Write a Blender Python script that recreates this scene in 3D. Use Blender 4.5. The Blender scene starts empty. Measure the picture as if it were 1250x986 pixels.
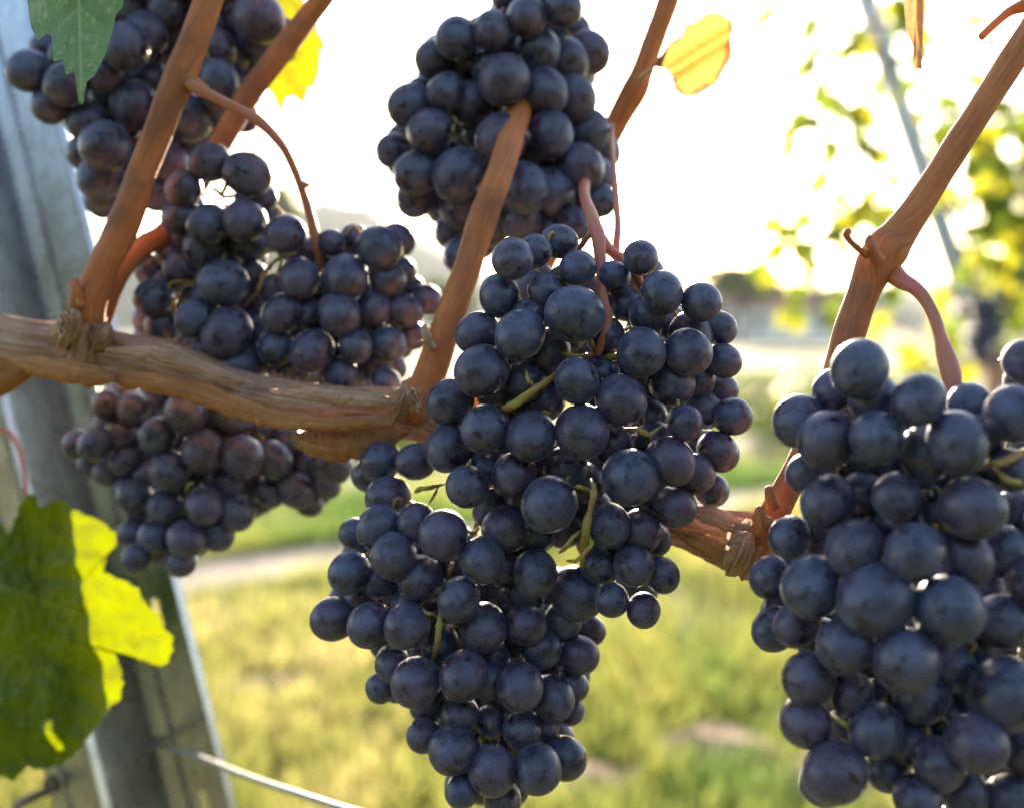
import bpy, bmesh, math, random
from mathutils import Vector, Matrix, noise as mnoise
import numpy as np

S = bpy.context.scene
COL = S.collection
R = math.radians
random.seed(7)

# ------------------------------------------------------------------ camera
F_PX = 1250 * 35 / 36            # focal length in photo pixels
PITCH = math.atan((493 - 400) / F_PX)
CAM = Vector((0, 0, 1.0))
FW = Vector((0, math.cos(PITCH), -math.sin(PITCH)))
UP = Vector((0, math.sin(PITCH), math.cos(PITCH)))
RT = Vector((1, 0, 0))
cd = bpy.data.cameras.new('camera')
cam = bpy.data.objects.new('camera', cd)
COL.objects.link(cam)
cam.location = CAM
cam.rotation_euler = (math.pi / 2 - PITCH, 0, 0)
cd.lens = 35
cd.sensor_width = 36
cd.clip_start = 0.01
cd.clip_end = 3000
cd.dof.use_dof = True
cd.dof.focus_distance = 0.272
cd.dof.aperture_fstop = 6.0
S.camera = cam

# ------------------------------------------------------------------ light
SUN_EL, SUN_AZ = R(12.65), R(4.15)
w = bpy.data.worlds.new('World')
S.world = w
w.use_nodes = True
_n = w.node_tree
_bg = _n.nodes['Background']
_sk = _n.nodes.new('ShaderNodeTexSky')
_sk.sky_type = 'NISHITA'
_sk.sun_disc = False
_sk.sun_elevation = SUN_EL
_sk.sun_rotation = SUN_AZ
_sk.air_density = 1.0
_sk.dust_density = 1.0
_sk.ozone_density = 1.0
_n.links.new(_sk.outputs[0], _bg.inputs[0])
_bg.inputs[1].default_value = 0.075
sl = bpy.data.lights.new('sun', 'SUN')
sl.energy = 4.2
sl.angle = R(0.5)
sl.color = (1.0, 0.86, 0.66)
so = bpy.data.objects.new('sun', sl)
COL.objects.link(so)
SUN_DIR = Vector((math.cos(SUN_EL) * math.sin(SUN_AZ), math.cos(SUN_EL) * math.cos(SUN_AZ), math.sin(SUN_EL)))
so.rotation_euler = (-SUN_DIR).to_track_quat('-Z', 'Y').to_euler()
so.location = (0, 0, 5)
vs = S.view_settings
vs.view_transform = 'Standard'
vs.look = 'None'
vs.gamma = 1
vs.use_curve_mapping = False
vs.exposure = 3.05
S.cycles.use_denoising = True
S.cycles.max_bounces = 8
S.cycles.transparent_max_bounces = 8
S.cycles.sample_clamp_indirect = 6.0
S.cycles.caustics_reflective = False
S.cycles.caustics_refractive = False


def at(px, py, d):
    """photo pixel and distance along the view axis -> world point"""
    px, py, d = float(px), float(py), float(d)
    return CAM + d * (FW + RT * ((px - 625) / F_PX) + UP * ((493 - py) / F_PX))


# ------------------------------------------------------------------ materials
class NT:
    def __init__(s, name):
        s.m = bpy.data.materials.new(name)
        s.m.use_nodes = True
        s.t = s.m.node_tree
        s.b = s.t.nodes['Principled BSDF']
        s.out = s.t.nodes['Material Output']

    def n(s, typ, **kw):
        nd = s.t.nodes.new('ShaderNode' + typ)
        for k, v in kw.items():
            setattr(nd, k, v)
        return nd

    def l(s, a, b):
        s.t.links.new(a, b)

    def noise(s, scale, detail=4, rough=.55, vec=None, w=None, dist=0):
        nd = s.n('TexNoise')
        if w is not None:
            nd.noise_dimensions = '4D'
            s.l(w, nd.inputs['W'])
        nd.inputs['Scale'].default_value = scale
        nd.inputs['Detail'].default_value = detail
        nd.inputs['Roughness'].default_value = rough
        nd.inputs['Distortion'].default_value = dist
        if vec is not None:
            s.l(vec, nd.inputs['Vector'])
        return nd.outputs['Fac']

    def ramp(s, fac, stops):
        nd = s.n('ValToRGB')
        while len(nd.color_ramp.elements) < len(stops):
            nd.color_ramp.elements.new(.5)
        for e, (p, c) in zip(nd.color_ramp.elements, stops):
            e.position = p
            e.color = (*c, 1) if len(c) == 3 else c
        s.l(fac, nd.inputs[0])
        return nd.outputs[0]

    def val(s, fac, a, b, lo=0., hi=1.):
        nd = s.n('MapRange')
        nd.inputs[1].default_value = a
        nd.inputs[2].default_value = b
        nd.inputs[3].default_value = lo
        nd.inputs[4].default_value = hi
        s.l(fac, nd.inputs[0])
        return nd.outputs[0]

    def mix(s, fac, a, b, blend='MIX'):
        nd = s.n('Mix', data_type='RGBA', blend_type=blend)
        for i, x in ((0, fac), (6, a), (7, b)):
            if isinstance(x, bpy.types.NodeSocket):
                s.l(x, nd.inputs[i])
            elif i == 0:
                nd.inputs[0].default_value = x
            else:
                nd.inputs[i].default_value = (*x, 1)
        return nd.outputs[2]

    def math(s, op, a, b=0.):
        nd = s.n('Math', operation=op)
        for i, x in ((0, a), (1, b)):
            if isinstance(x, bpy.types.NodeSocket):
                s.l(x, nd.inputs[i])
            else:
                nd.inputs[i].default_value = x
        return nd.outputs[0]

    def bump(s, h, strength, dist):
        nd = s.n('Bump')
        nd.inputs['Strength'].default_value = strength
        nd.inputs['Distance'].default_value = dist
        s.l(h, nd.inputs['Height'])
        s.l(nd.outputs[0], s.b.inputs['Normal'])

    def set(s, **kw):
        for k, v in kw.items():
            i = s.b.inputs[k.replace('_', ' ')]
            if isinstance(v, bpy.types.NodeSocket):
                s.l(v, i)
            else:
                i.default_value = (*v, 1) if isinstance(v, tuple) else v
        return s.m


def mat_grape():
    t = NT('grape_skin')
    oc = t.n('TexCoord').outputs['Object']
    inf = t.n('ObjectInfo').outputs['Random']
    wv = t.math('MULTIPLY', inf, 91.)
    big = t.noise(1.3, 3, .6, oc, wv)
    fine = t.noise(7, 5, .7, oc, wv)
    smear = t.noise(1.9, 4, .62, oc, wv, .35)
    rnd2 = t.math('FRACT', t.math('MULTIPLY', inf, 17.31))
    bloomcol = t.mix(rnd2, (.092, .114, .196), (.110, .098, .172))
    dark = t.mix(rnd2, (.008, .008, .016), (.022, .008, .013))
    f = t.val(big, .30, .64, .22, 1.)
    f = t.math('MULTIPLY', f, t.val(fine, .3, .65, .55, 1.))
    # rubbed-off bloom, with a border of its own
    rub = t.val(smear, .52, .66, 1., .12)
    f = t.math('MULTIPLY', f, rub)
    # spots
    sp = t.n('TexVoronoi')
    sp.inputs['Scale'].default_value = 5
    t.l(oc, sp.inputs['Vector'])
    spot = t.val(sp.outputs['Distance'], .04, .11, .35, 1.)
    f = t.math('MULTIPLY', f, spot)
    c = t.mix(f, dark, bloomcol)
    # style scar at the free end
    sep = t.n('SeparateXYZ')
    t.l(oc, sep.inputs[0])
    rr = t.math('SQRT', t.math('ADD', t.math('POWER', sep.outputs[0], 2.), t.math('POWER', sep.outputs[1], 2.)))
    rr = t.math('ADD', rr, t.math('MULTIPLY', t.math('SUBTRACT', fine, .5), .3))
    up = t.val(sep.outputs[2], 0., .1)
    rnd3 = t.math('FRACT', t.math('MULTIPLY', inf, 43.7))
    scar = t.math('MULTIPLY', t.math('MULTIPLY', t.val(rr, .04, .13, 1., 0.), up), t.val(rnd3, .2, .9))
    c = t.mix(scar, c, (.035, .018, .012))
    t.bump(fine, .06, .3)
    return t.set(Base_Color=c, Roughness=t.val(f, 0., .8, .18, .46), Specular_IOR_Level=.5,
                 Sheen_Weight=.15, Sheen_Roughness=.35, Sheen_Tint=(.75, .8, 1.))


def mat_bark(name, stops, streak=1.0, scale=260, bumpd=.0008, bs=.7, rough=.75, patchy=None):
    t = NT(name)
    uv = t.n('UVMap').outputs[0]
    mp = t.n('Mapping')
    t.l(uv, mp.inputs['Vector'])
    mp.inputs['Scale'].default_value = (scale * .16, scale * 2.6 * streak, 1)
    a = t.noise(1, 6, .65, mp.outputs[0], None, .4)
    oc = t.n('TexCoord').outputs['Object']
    b = t.noise(70, 4, .6, oc)
    fac = t.math('ADD', t.math('MULTIPLY', a, .7), t.math('MULTIPLY', b, .3))
    c = t.ramp(fac, stops)
    if patchy:
        pn = t.noise(38, 5, .65, oc)
        c = t.mix(t.val(pn, .50, .66, 0., .75), c, patchy)
        ln = t.n('TexVoronoi')
        ln.inputs['Scale'].default_value = 700
        t.l(oc, ln.inputs['Vector'])
        c = t.mix(t.val(ln.outputs['Distance'], .06, .24, .35, 0.), c, (.07, .035, .02))
    t.bump(t.math('ADD', a, t.math('MULTIPLY', t.noise(900, 4, .7, oc), .3)), bs, bumpd)
    return t.set(Base_Color=c, Roughness=rough, Specular_IOR_Level=.25)


def mat_leaf(name, green, vein, trans, edge=None, gloss=.42, mixf=.55):
    t = NT(name)
    at_ = t.n('Attribute', attribute_name='vein').outputs['Fac']
    ed = t.n('Attribute', attribute_name='edge').outputs['Fac']
    oc = t.n('TexCoord').outputs['Object']
    nz = t.noise(90, 5, .6, oc)
    big = t.noise(22, 3, .6, oc)
    g2 = tuple(x * .6 for x in green)
    c = t.mix(t.val(nz, .3, .7), g2, green)
    tc = t.mix(t.val(big, .3, .7), tuple(x * .72 for x in trans), trans)
    c = t.mix(t.math('MULTIPLY', at_, .85), c, vein)
    tc = t.mix(t.math('MULTIPLY', at_, .7), tc, tuple(x * .5 for x in trans))
    if edge:
        e = t.val(t.math('ADD', ed, t.math('MULTIPLY', t.math('SUBTRACT', t.noise(60, 4, .6, oc), .5), 1.3)), .78, 1.0)
        c = t.mix(e, c, edge)
        tc = t.mix(e, tc, tuple(x * 1.3 for x in edge))
    v = t.n('TexVoronoi')
    v.feature = 'DISTANCE_TO_EDGE'
    v.inputs['Scale'].default_value = 420
    t.l(oc, v.inputs['Vector'])
    hgt = t.math('ADD', t.math('MULTIPLY', at_, -1.2), t.math('MULTIPLY', t.val(v.outputs['Distance'], 0, .25), .5))
    t.bump(hgt, .45, .0006)
    t.set(Base_Color=c, Roughness=gloss, Specular_IOR_Level=.4)
    tr = t.n('BsdfTranslucent')
    t.l(tc, tr.inputs[0])
    mx = t.n('MixShader')
    mx.inputs[0].default_value = mixf
    t.l(t.b.outputs[0], mx.inputs[1])
    t.l(tr.outputs[0], mx.inputs[2])
    t.l(mx.outputs[0], t.out.inputs[0])
    return t.m


def mat_stem(name, c1, c2, trans=.25):
    t = NT(name)
    oc = t.n('TexCoord').outputs['Object']
    n = t.noise(160, 4, .6, oc)
    c = t.mix(t.val(n, .35, .65), c1, c2)
    t.set(Base_Color=c, Roughness=.5, Specular_IOR_Level=.4, Subsurface_Weight=trans, Subsurface_Scale=.002)
    t.bump(t.noise(900, 3, .6, oc), .3, .0003)
    return t.m


def mat_plain(name, c1, c2, scale, rough=.8, metal=0., spec=.3, bump=0., bdist=.001, detail=5):
    t = NT(name)
    oc = t.n('TexCoord').outputs['Object']
    n = t.noise(scale, detail, .6, oc)
    if bump:
        t.bump(n, bump, bdist)
    return t.set(Base_Color=t.mix(t.val(n, .35, .65), c1, c2), Roughness=rough, Metallic=metal, Specular_IOR_Level=spec)


def mat_zinc():
    t = NT('galvanised_steel')
    oc = t.n('TexCoord').outputs['Object']
    v = t.n('TexVoronoi')
    v.inputs['Scale'].default_value = 260
    t.l(oc, v.inputs['Vector'])
    sp = t.noise(55, 6, .7, oc)
    mp = t.n('Mapping')
    mp.inputs['Scale'].default_value = (240, 240, 9)
    t.l(oc, mp.inputs['Vector'])
    st = t.noise(1, 4, .6, mp.outputs[0])
    k = t.math('ADD', t.math('MULTIPLY', sp, .5), t.math('MULTIPLY', st, .5))
    c = t.ramp(k, [(.3, (.26, .265, .28)), (.5, (.44, .455, .475)), (.7, (.60, .615, .635))])
    r = t.math('ADD', t.val(sp, .3, .7, .16, .30), t.math('MULTIPLY', v.outputs['Distance'], .08))
    t.bump(st, .12, .0004)
    return t.set(Base_Color=c, Roughness=r, Metallic=.9, Specular_IOR_Level=.6)


M = {}
M['grape'] = mat_grape()
M['cordon'] = mat_bark('old_vine_bark', [(.25, (.10, .045, .025)), (.37, (.40, .21, .12)), (.52, (.56, .34, .22)), (.70, (.70, .52, .38))], 1.0, 320, .0018, 1., .75, (.34, .19, .11))
M['peel'] = mat_bark('peeled_inner_bark', [(.30, (.16, .055, .018)), (.5, (.40, .17, .055)), (.7, (.52, .28, .12))], 1.0, 260, .0012, .9, .7, (.30, .12, .045))
M['cane'] = mat_bark('cane_bark', [(.28, (.26, .080, .028)), (.45, (.44, .145, .048)), (.60, (.54, .195, .068)), (.78, (.60, .27, .12))], 1.0, 420, .0007, .75, .6, (.22, .095, .05))
M['tuft'] = mat_plain('dry_bark_flakes', (.55, .42, .30), (.30, .17, .09), 200, .9)
M['rachis'] = mat_stem('grape_stalk', (.27, .28, .05), (.30, .15, .05), .3)
M['peduncle'] = mat_stem('pink_stalk', (.52, .15, .12), (.42, .18, .08), .3)
M['dried'] = mat_stem('dry_tan_stalk', (.50, .22, .08), (.36, .12, .05), .35)
M['zinc'] = mat_zinc()
M['zinc_glare'] = mat_plain('glare_galvanised_steel', (.55, .56, .58), (.70, .71, .72), 60, .5, .3)  # backlight glare on the far post painted in as a lighter steel
M['wire'] = mat_plain('steel_wire', (.32, .31, .29), (.48, .46, .43), 300, .5, .8)
M['oldwire'] = mat_plain('weathered_wire', (.10, .085, .07), (.22, .19, .16), 300, .7, .3)
M['leaf_big'] = mat_leaf('vine_leaf_green', (.080, .205, .012), (.38, .50, .08), (.150, .170, .0008), None, .38, .62)
M['leaf_pale'] = mat_leaf('vine_leaf_bluish', (.22, .38, .09), (.42, .52, .18), (.05, .075, .006), None, .48, .35)
M['leaf_yellow'] = mat_leaf('vine_leaf_yellow', (.25, .26, .02), (.30, .28, .05), (.20, .19, .005), (.16, .08, .02), .45, .7)
M['leaf_autumn'] = mat_leaf('vine_leaf_autumn', (.50, .44, .08), (.42, .38, .08), (.34, .27, .055), (.16, .055, .02), .45, .72)
M['leaf_dry'] = mat_leaf('vine_leaf_dry', (.58, .30, .16), (.45, .25, .14), (.42, .25, .11), (.25, .12, .05), .5, .65)
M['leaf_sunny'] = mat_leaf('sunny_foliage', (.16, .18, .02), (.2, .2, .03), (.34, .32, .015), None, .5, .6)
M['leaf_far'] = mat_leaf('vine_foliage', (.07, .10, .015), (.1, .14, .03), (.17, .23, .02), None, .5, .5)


# ------------------------------------------------------------------ mesh helpers
def mesh_obj(name, verts, faces, mat, parent=None, smooth=True, origin=None):
    me = bpy.data.meshes.new(name)
    og = Vector(origin) if origin is not None else (parent_world(parent) if parent else Vector())
    me.from_pydata([tuple(Vector(v) - og) for v in verts], [], faces)
    if smooth:
        me.polygons.foreach_set('use_smooth', [True] * len(me.polygons))
    me.materials.append(mat)
    me.update()
    o = bpy.data.objects.new(name, me)
    COL.objects.link(o)
    if parent:
        o.parent = parent
        o.location = og - parent_world(parent)
    else:
        o.location = og
    return o


def parent_world(p):
    v = Vector()
    while p:
        v += p.location
        p = p.parent
    return v


def tag(o, label=None, cat=None, group=None, kind=None):
    if label: o['label'] = label
    if cat: o['category'] = cat
    if group: o['group'] = group
    if kind: o['kind'] = kind
    return o


def empty(name, loc):
    o = bpy.data.objects.new(name, None)
    COL.objects.link(o)
    o.location = loc
    o.empty_display_size = .01
    return o


def spline(pts, n):
    """Catmull-Rom through (x,y,z,r) tuples"""
    P = [np.array(p, float) for p in pts]
    P = [2 * P[0] - P[1]] + P + [2 * P[-1] - P[-2]]
    out = []
    seg = len(P) - 3
    for i in range(seg):
        a, b, c, d = P[i:i + 4]
        for k in range(n):
            t = k / n
            out.append(.5 * ((2 * b) + (-a + c) * t + (2 * a - 5 * b + 4 * c - d) * t * t + (-a + 3 * b - 3 * c + d) * t ** 3))
    out.append(P[-2])
    return out


def tube(pts, sub=6, seg=12, rough=0., freq=60., ridges=0., seed=0, cap=True, taper_end=False):
    """-> verts, faces, uvs-per-vertex"""
    sp = spline(pts, sub) if sub > 1 else [np.array(p, float) for p in pts]
    V, Fc, UV = [], [], []
    prev = None
    L = 0
    for i, p in enumerate(sp):
        c = Vector(p[:3])
        t = Vector(sp[min(i + 1, len(sp) - 1)][:3]) - Vector(sp[max(i - 1, 0)][:3])
        t.normalize()
        if prev is None:
            nx = t.orthogonal().normalized()
        else:
            nx = (prev - t * prev.dot(t)).normalized()
        prev = nx
        ny = t.cross(nx)
        if i: L += (c - Vector(sp[i - 1][:3])).length
        for k in range(seg):
            a = 2 * math.pi * k / seg
            r = p[3]
            if ridges:
                r *= 1 + ridges * mnoise.fractal((math.cos(a) * 4.5 + seed, math.sin(a) * 4.5, L * 26 + seed), 0.6, 2.1, 5)
            if rough:
                r *= 1 + rough * mnoise.noise((math.cos(a) * 1.2 + seed * 3, math.sin(a) * 1.2, L * freq + seed))
            V.append(c + (nx * math.cos(a) + ny * math.sin(a)) * r)
            UV.append((L, k / seg * 2 * math.pi * abs(p[3])))
    n = len(sp)
    for i in range(n - 1):
        for k in range(seg):
            k2 = (k + 1) % seg
            Fc.append((i * seg + k, i * seg + k2, (i + 1) * seg + k2, (i + 1) * seg + k))
    if cap:
        for row, rev in ((0, True), (n - 1, False)):
            cidx = len(V)
            tt = Vector(sp[0][:3]) - Vector(sp[1][:3]) if row == 0 else Vector(sp[-1][:3]) - Vector(sp[-2][:3])
            tt.normalize()
            V.append(Vector(sp[row][:3]) + tt * sp[row][3] * .5)
            UV.append((L, 0))
            for k in range(seg):
                a, b = row * seg + k, row * seg + (k + 1) % seg
                Fc.append((b, a, cidx) if rev else (a, b, cidx))
    return V, Fc, UV


class Build:
    def __init__(s):
        s.V, s.F, s.UV = [], [], []

    def add(s, vfu):
        o = len(s.V)
        s.V += vfu[0]
        s.F += [tuple(i + o for i in f) for f in vfu[1]]
        s.UV += vfu[2] if len(vfu) > 2 else [(0, 0)] * len(vfu[0])
        return s

    def obj(s, name, mat, parent=None, smooth=True, origin=None):
        o = mesh_obj(name, s.V, s.F, mat, parent, smooth, origin)
        uv = o.data.uv_layers.new(name='UVMap')
        li = np.empty(len(o.data.loops), dtype=np.int32)
        o.data.loops.foreach_get('vertex_index', li)
        uv.data.foreach_set('uv', np.array(s.UV, dtype=np.float32)[li].ravel())
        return o


def ptube(px, d, **kw):
    """tube through (photo x, photo y, radius px[, distance])"""
    P = []
    for p in px:
        dd = p[3] if len(p) > 3 else d
        v = at(p[0], p[1], dd)
        P.append((v.x, v.y, v.z, p[2] * dd / F_PX))
    return tube(P, **kw)


# ------------------------------------------------------------------ ground and far setting
def rgrid(name, xs, ys, zf, mat, kind=None):
    V = [(x, y, zf(x, y)) for y in ys for x in xs]
    nx = len(xs)
    Fc = [(j * nx + i, j * nx + i + 1, (j + 1) * nx + i + 1, (j + 1) * nx + i) for j in range(len(ys) - 1) for i in range(nx - 1)]
    o = mesh_obj(name, V, Fc, mat)
    if kind: o['kind'] = kind
    return o


def path_y(x):
    return 4.05 + (x + 1.08) * .69


def gz(x, y):
    z = .03 * mnoise.fractal((x * .6, y * .6, 3.3), 1, 2, 3)
    return z


tg = NT('meadow_ground')
oc = tg.n('TexCoord').outputs['Object']
n1 = tg.noise(.9, 5, .65, oc)
n2 = tg.noise(9, 5, .6, oc)
c = tg.ramp(n1, [(.30, (.13, .09, .06)), (.42, (.13, .12, .045)), (.60, (.09, .11, .03)), (.75, (.15, .15, .045))])
c = tg.mix(tg.val(n2, .35, .65, 0, .5), c, (.15, .11, .07))
tg.bump(n2, .8, .03)
tg.set(Base_Color=c, Roughness=.95, Specular_IOR_Level=.1)
xs = sorted(set([round(v, 3) for v in list(np.linspace(-6, 9, 61)) + list(np.sign(np.linspace(-1, 1, 41)) * (np.abs(np.linspace(-1, 1, 41)) ** 3) * 740)]))
ys = sorted(set([round(v, 3) for v in list(np.linspace(-4, 14, 73)) + list(14 + np.linspace(0, 1, 24) ** 3 * 720)] + [-60, -300]))
rgrid('ground', xs, ys, gz, tg.m, 'structure')

# dirt track crossing the field
M['dirt'] = mat_plain('pale_dirt', (.25, .195, .15), (.18, .14, .105), 12, .95, bump=.6, bdist=.02)
V, Fc = [], []
xx = np.linspace(-5, 9, 57)
for i, x in enumerate(xx):
    for k in range(5):
        y = path_y(x) + (k / 4 - .5) * (.55 + .10 * mnoise.noise((x * 1.3, k, 0)))
        V.append((x, y, gz(x, y) + .012))
for i in range(len(xx) - 1):
    for k in range(4):
        a = i * 5 + k
        Fc.append((a, a + 5, a + 6, a + 1))
mesh_obj('dirt_path', V, Fc, M['dirt'])['kind'] = 'structure'


def patch(x, y, rx, ry, h, seed):
    V, Fc = [], []
    nr, ns = 7, 22
    for i in range(nr + 1):
        for k in range(ns):
            a = 2 * math.pi * k / ns
            q = i / nr
            rr = q * (1 + .35 * mnoise.noise((math.cos(a) * 1.5 + seed, math.sin(a) * 1.5, seed)))
            px, py = x + math.cos(a) * rr * rx, y + math.sin(a) * rr * ry
            z = gz(px, py) - .01 + h * (1 - q ** 1.6) * (.7 + .9 * abs(mnoise.fractal((px * 9, py * 9, seed), 1, 2, 3)))
            V.append((px, py, z))
    for i in range(nr):
        for k in range(ns):
            k2 = (k + 1) % ns
            Fc.append((i * ns + k, (i + 1) * ns + k, (i + 1) * ns + k2, i * ns + k2))
    return V, Fc


SOIL = []
M['soil'] = mat_plain('dry_soil', (.22, .14, .09), (.30, .20, .13), 9, .95, bump=1., bdist=.03)
for (px, py, rx, ry, h, sd) in ((870, 918, .22, .15, .06, 1), (1050, 960, .25, .2, .05, 8), (330, 840, .2, .14, .04, 11), (700, 955, .2, .14, .05, 14)):
    d = 1.0 * F_PX / (py - 400)
    g = at(px, py, d)
    SOIL.append((g.x, rx, g.y, ry))
    v, f = patch(g.x, g.y, rx, ry, h, sd)
    mesh_obj('soil_patch', v, f, M['soil'])['kind'] = 'structure'

# grass: blades as real triangles
tg = NT('grass_blades')
gi = tg.n('Attribute', attribute_name='tone').outputs['Fac']
c = tg.ramp(gi, [(.0, (.06, .11, .02)), (.40, (.14, .17, .03)), (.75, (.28, .25, .07)), (1., (.42, .33, .15))])
tr = tg.ramp(gi, [(.0, (.08, .14, .035)), (.40, (.25, .255, .06)), (.75, (.42, .36, .14)), (1., (.50, .39, .24))])
tg.set(Base_Color=c, Roughness=.55, Specular_IOR_Level=.3)
tb = tg.n('BsdfTranslucent')
tg.l(tr, tb.inputs[0])
mx = tg.n('MixShader')
mx.inputs[0].default_value = .62
tg.l(tg.b.outputs[0], mx.inputs[1])
tg.l(tb.outputs[0], mx.inputs[2])
tg.l(mx.outputs[0], tg.out.inputs[0])
rng = np.random.default_rng(3)


def grass(name, N, ylo, yhi, label, hmin, hmax, wid, dens):
    V = np.zeros((N * 3, 3), np.float32)
    T = np.zeros(N * 3, np.float32)
    k = 0
    tries = 0
    while k < N and tries < N * 12:
        tries += 1
        y = ylo + (yhi - ylo) * rng.random() ** 1.5
        half = .75 * y + .8
        x = (rng.random() * 2 - 1) * half
        nz = mnoise.fractal((x * .8, y * .8, 1.7), 1, 2, 3)
        if rng.random() > dens + .9 * nz: continue
        if abs(y - path_y(x)) < .26 or any((x - a_) ** 2 / b_ ** 2 + (y - c_) ** 2 / d_ ** 2 < .30 + .5 * nz for a_, b_, c_, d_ in SOIL): continue
        h = (hmin + (hmax - hmin) * rng.random()) * (1 + .5 * nz)
        a = rng.random() * 6.283
        wv = wid * (.6 + .8 * rng.random()) * (1 + y * .12)
        dx, dy = math.cos(a) * wv / 2, math.sin(a) * wv / 2
        lx, ly = (rng.random() - .5) * h * 1.1, (rng.random() - .5) * h * 1.1
        z = gz(x, y) - .004
        V[k * 3] = (x - dx, y - dy, z)
        V[k * 3 + 1] = (x + dx, y + dy, z)
        V[k * 3 + 2] = (x + lx, y + ly, z + h)
        n2_ = mnoise.noise((x * 1.1 + 9, y * .5, 0))
        far = 1 if y > path_y(x) and y < path_y(x) + 4.5 else 0
        T[k * 3:k * 3 + 3] = min(1, max(0, .42 + .60 * n2_ + .38 * mnoise.noise((x * 4.2, y * 2.6, 7)) + .28 * (rng.random() - .5) - .22 * far))
        k += 1
    N = k
    me = bpy.data.meshes.new(name)
    me.vertices.add(N * 3)
    me.vertices.foreach_set('co', V[:N * 3].ravel())
    me.loops.add(N * 3)
    me.loops.foreach_set('vertex_index', np.arange(N * 3, dtype=np.int32))
    me.polygons.add(N)
    me.polygons.foreach_set('loop_start', np.arange(N, dtype=np.int32) * 3)
    me.polygons.foreach_set('loop_total', np.full(N, 3, np.int32))
    me.update(calc_edges=True)
    at_ = me.attributes.new('tone', 'FLOAT', 'POINT')
    at_.data.foreach_set('value', T[:N * 3])
    me.materials.append(tg.m)
    o = bpy.data.objects.new(name, me)
    COL.objects.link(o)
    tag(o, label, 'grass', kind='stuff')


grass('grass', 190000, 1.1, 14, 'yellow green grass covering the vineyard floor behind the bunches', .03, .10, .0075, .66)

# hills
def hill(name, a0, a1, dist, hfun, mat, depth=160):
    V, Fc = [], []
    n = 70
    for i in range(n + 1):
        az = a0 + (a1 - a0) * i / n
        q = i / n
        h = hfun(q, az)
        for k, (dd, hh) in enumerate(((0, -2), (.35, h * .55), (.7, h * .9), (1., h), (1.5, h * .6), (2.2, -2))):
            rr = dist + dd * depth * .9
            j = 1 + .05 * mnoise.noise((az * 14, k * 1.7, dist * .01))
            V.append((math.sin(az) * rr * j, math.cos(az) * rr * j, hh * (1 + .12 * mnoise.noise((az * 30, k, 4)))))
    for i in range(n):
        for k in range(5):
            a = i * 6 + k
            Fc.append((a, a + 6, a + 7, a + 1))
    o = mesh_obj(name, V, Fc, mat)
    o['kind'] = 'structure'


M['hill'] = mat_plain('wooded_hill', (.035, .055, .030), (.07, .085, .04), .05, .95, bump=.6, bdist=3)
hill('hills', R(-62), R(20), 330, lambda q, az: 38 * math.exp(-((az - R(-10)) / R(7)) ** 2) + 22 + 22 * math.exp(-((az - R(-40)) / R(12)) ** 2) - 26 * max(0, min(1, (az + R(2)) / R(14))), M['hill'])
hill('hills', R(6), R(60), 260, lambda q, az: 12 + 10 * math.sin(q * 3.1) ** 2, M['hill'])


# far trees
def crown_mesh(cx, cy, cz, rx, rz, n, leaf, seed):
    rnd = random.Random(seed)
    V, Fc = [], []
    lobes = [(Vector((rnd.uniform(-.6, .6) * rx, rnd.uniform(-.6, .6) * rx, rnd.uniform(-.55, .6) * rz)), rnd.uniform(.35, .6)) for _ in range(11)]
    for i in range(n):
        lc, lr = rnd.choice(lobes)
        d = Vector((rnd.gauss(0, 1), rnd.gauss(0, 1), rnd.gauss(0, 1))).normalized() * rnd.uniform(.6, 1.) * lr
        p = Vector((cx, cy, cz)) + lc + Vector((d.x * rx, d.y * rx, d.z * rz))
        u = Vector((rnd.gauss(0, 1), rnd.gauss(0, 1), rnd.gauss(0, 1))).normalized()
        v = u.orthogonal().normalized()
        s = leaf * rnd.uniform(.6, 1.3)
        b = len(V)
        V += [p - u * s, p + v * s * .5, p + u * s, p - v * s * .5]
        Fc.append((b, b + 1, b + 2, b + 3))
    return V, Fc


M['bark_far'] = mat_plain('tree_bark', (.10, .075, .055), (.17, .13, .10), 4, .9)
TREES = [(905, 352, 60, 62, 30, 'hazy round tree beyond the meadow, left of the white house'),
         (838, 372, 70, 50, 22, 'low pale tree at the far edge, right of the middle bunch'),
         (335, 268, 80, 40, 70, 'hazy tree on the far edge, behind the dark left bunches'),
         (545, 372, 65, 46, 30, 'far bush seen beside the middle cane, in front of the hill'),
         (1010, 372, 75, 60, 30, 'far tree behind the white house under the blurred vine leaves')]
for i, (px, py, dist, rxp, rzp, lab) in enumerate(TREES):
    k = dist / F_PX
    b = at(px, 400, dist)
    t = empty('tree', (b.x, b.y, 0))
    tag(t, lab, 'tree', 'trees at the far edge of the meadow')
    cz = 1 + (400 - py) * k
    v, f = crown_mesh(b.x, b.y, max(cz, rzp * k * .9), rxp * k * .9, rzp * k, 1500, .34, i)
    mesh_obj('crown', v, f, M['leaf_far'], t, False)
    hgt = max(cz, 1.2)
    tb = Build().add(tube([(b.x, b.y, -.1, .22), (b.x + .1, b.y, hgt * .5, .16), (b.x, b.y, hgt, .10)], 4, 8))
    for q in range(4):
        a = q * 1.6 + i
        tb.add(tube([(b.x, b.y, hgt * .55, .09), (b.x + math.cos(a) * rxp * k * .3, b.y + math.sin(a) * rxp * k * .3, hgt * .9, .05), (b.x + math.cos(a) * rxp * k * .55, b.y + math.sin(a) * rxp * k * .55, hgt * 1.15, .02)], 3, 6))
    tb.obj('trunk', M['bark_far'], t)

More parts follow.
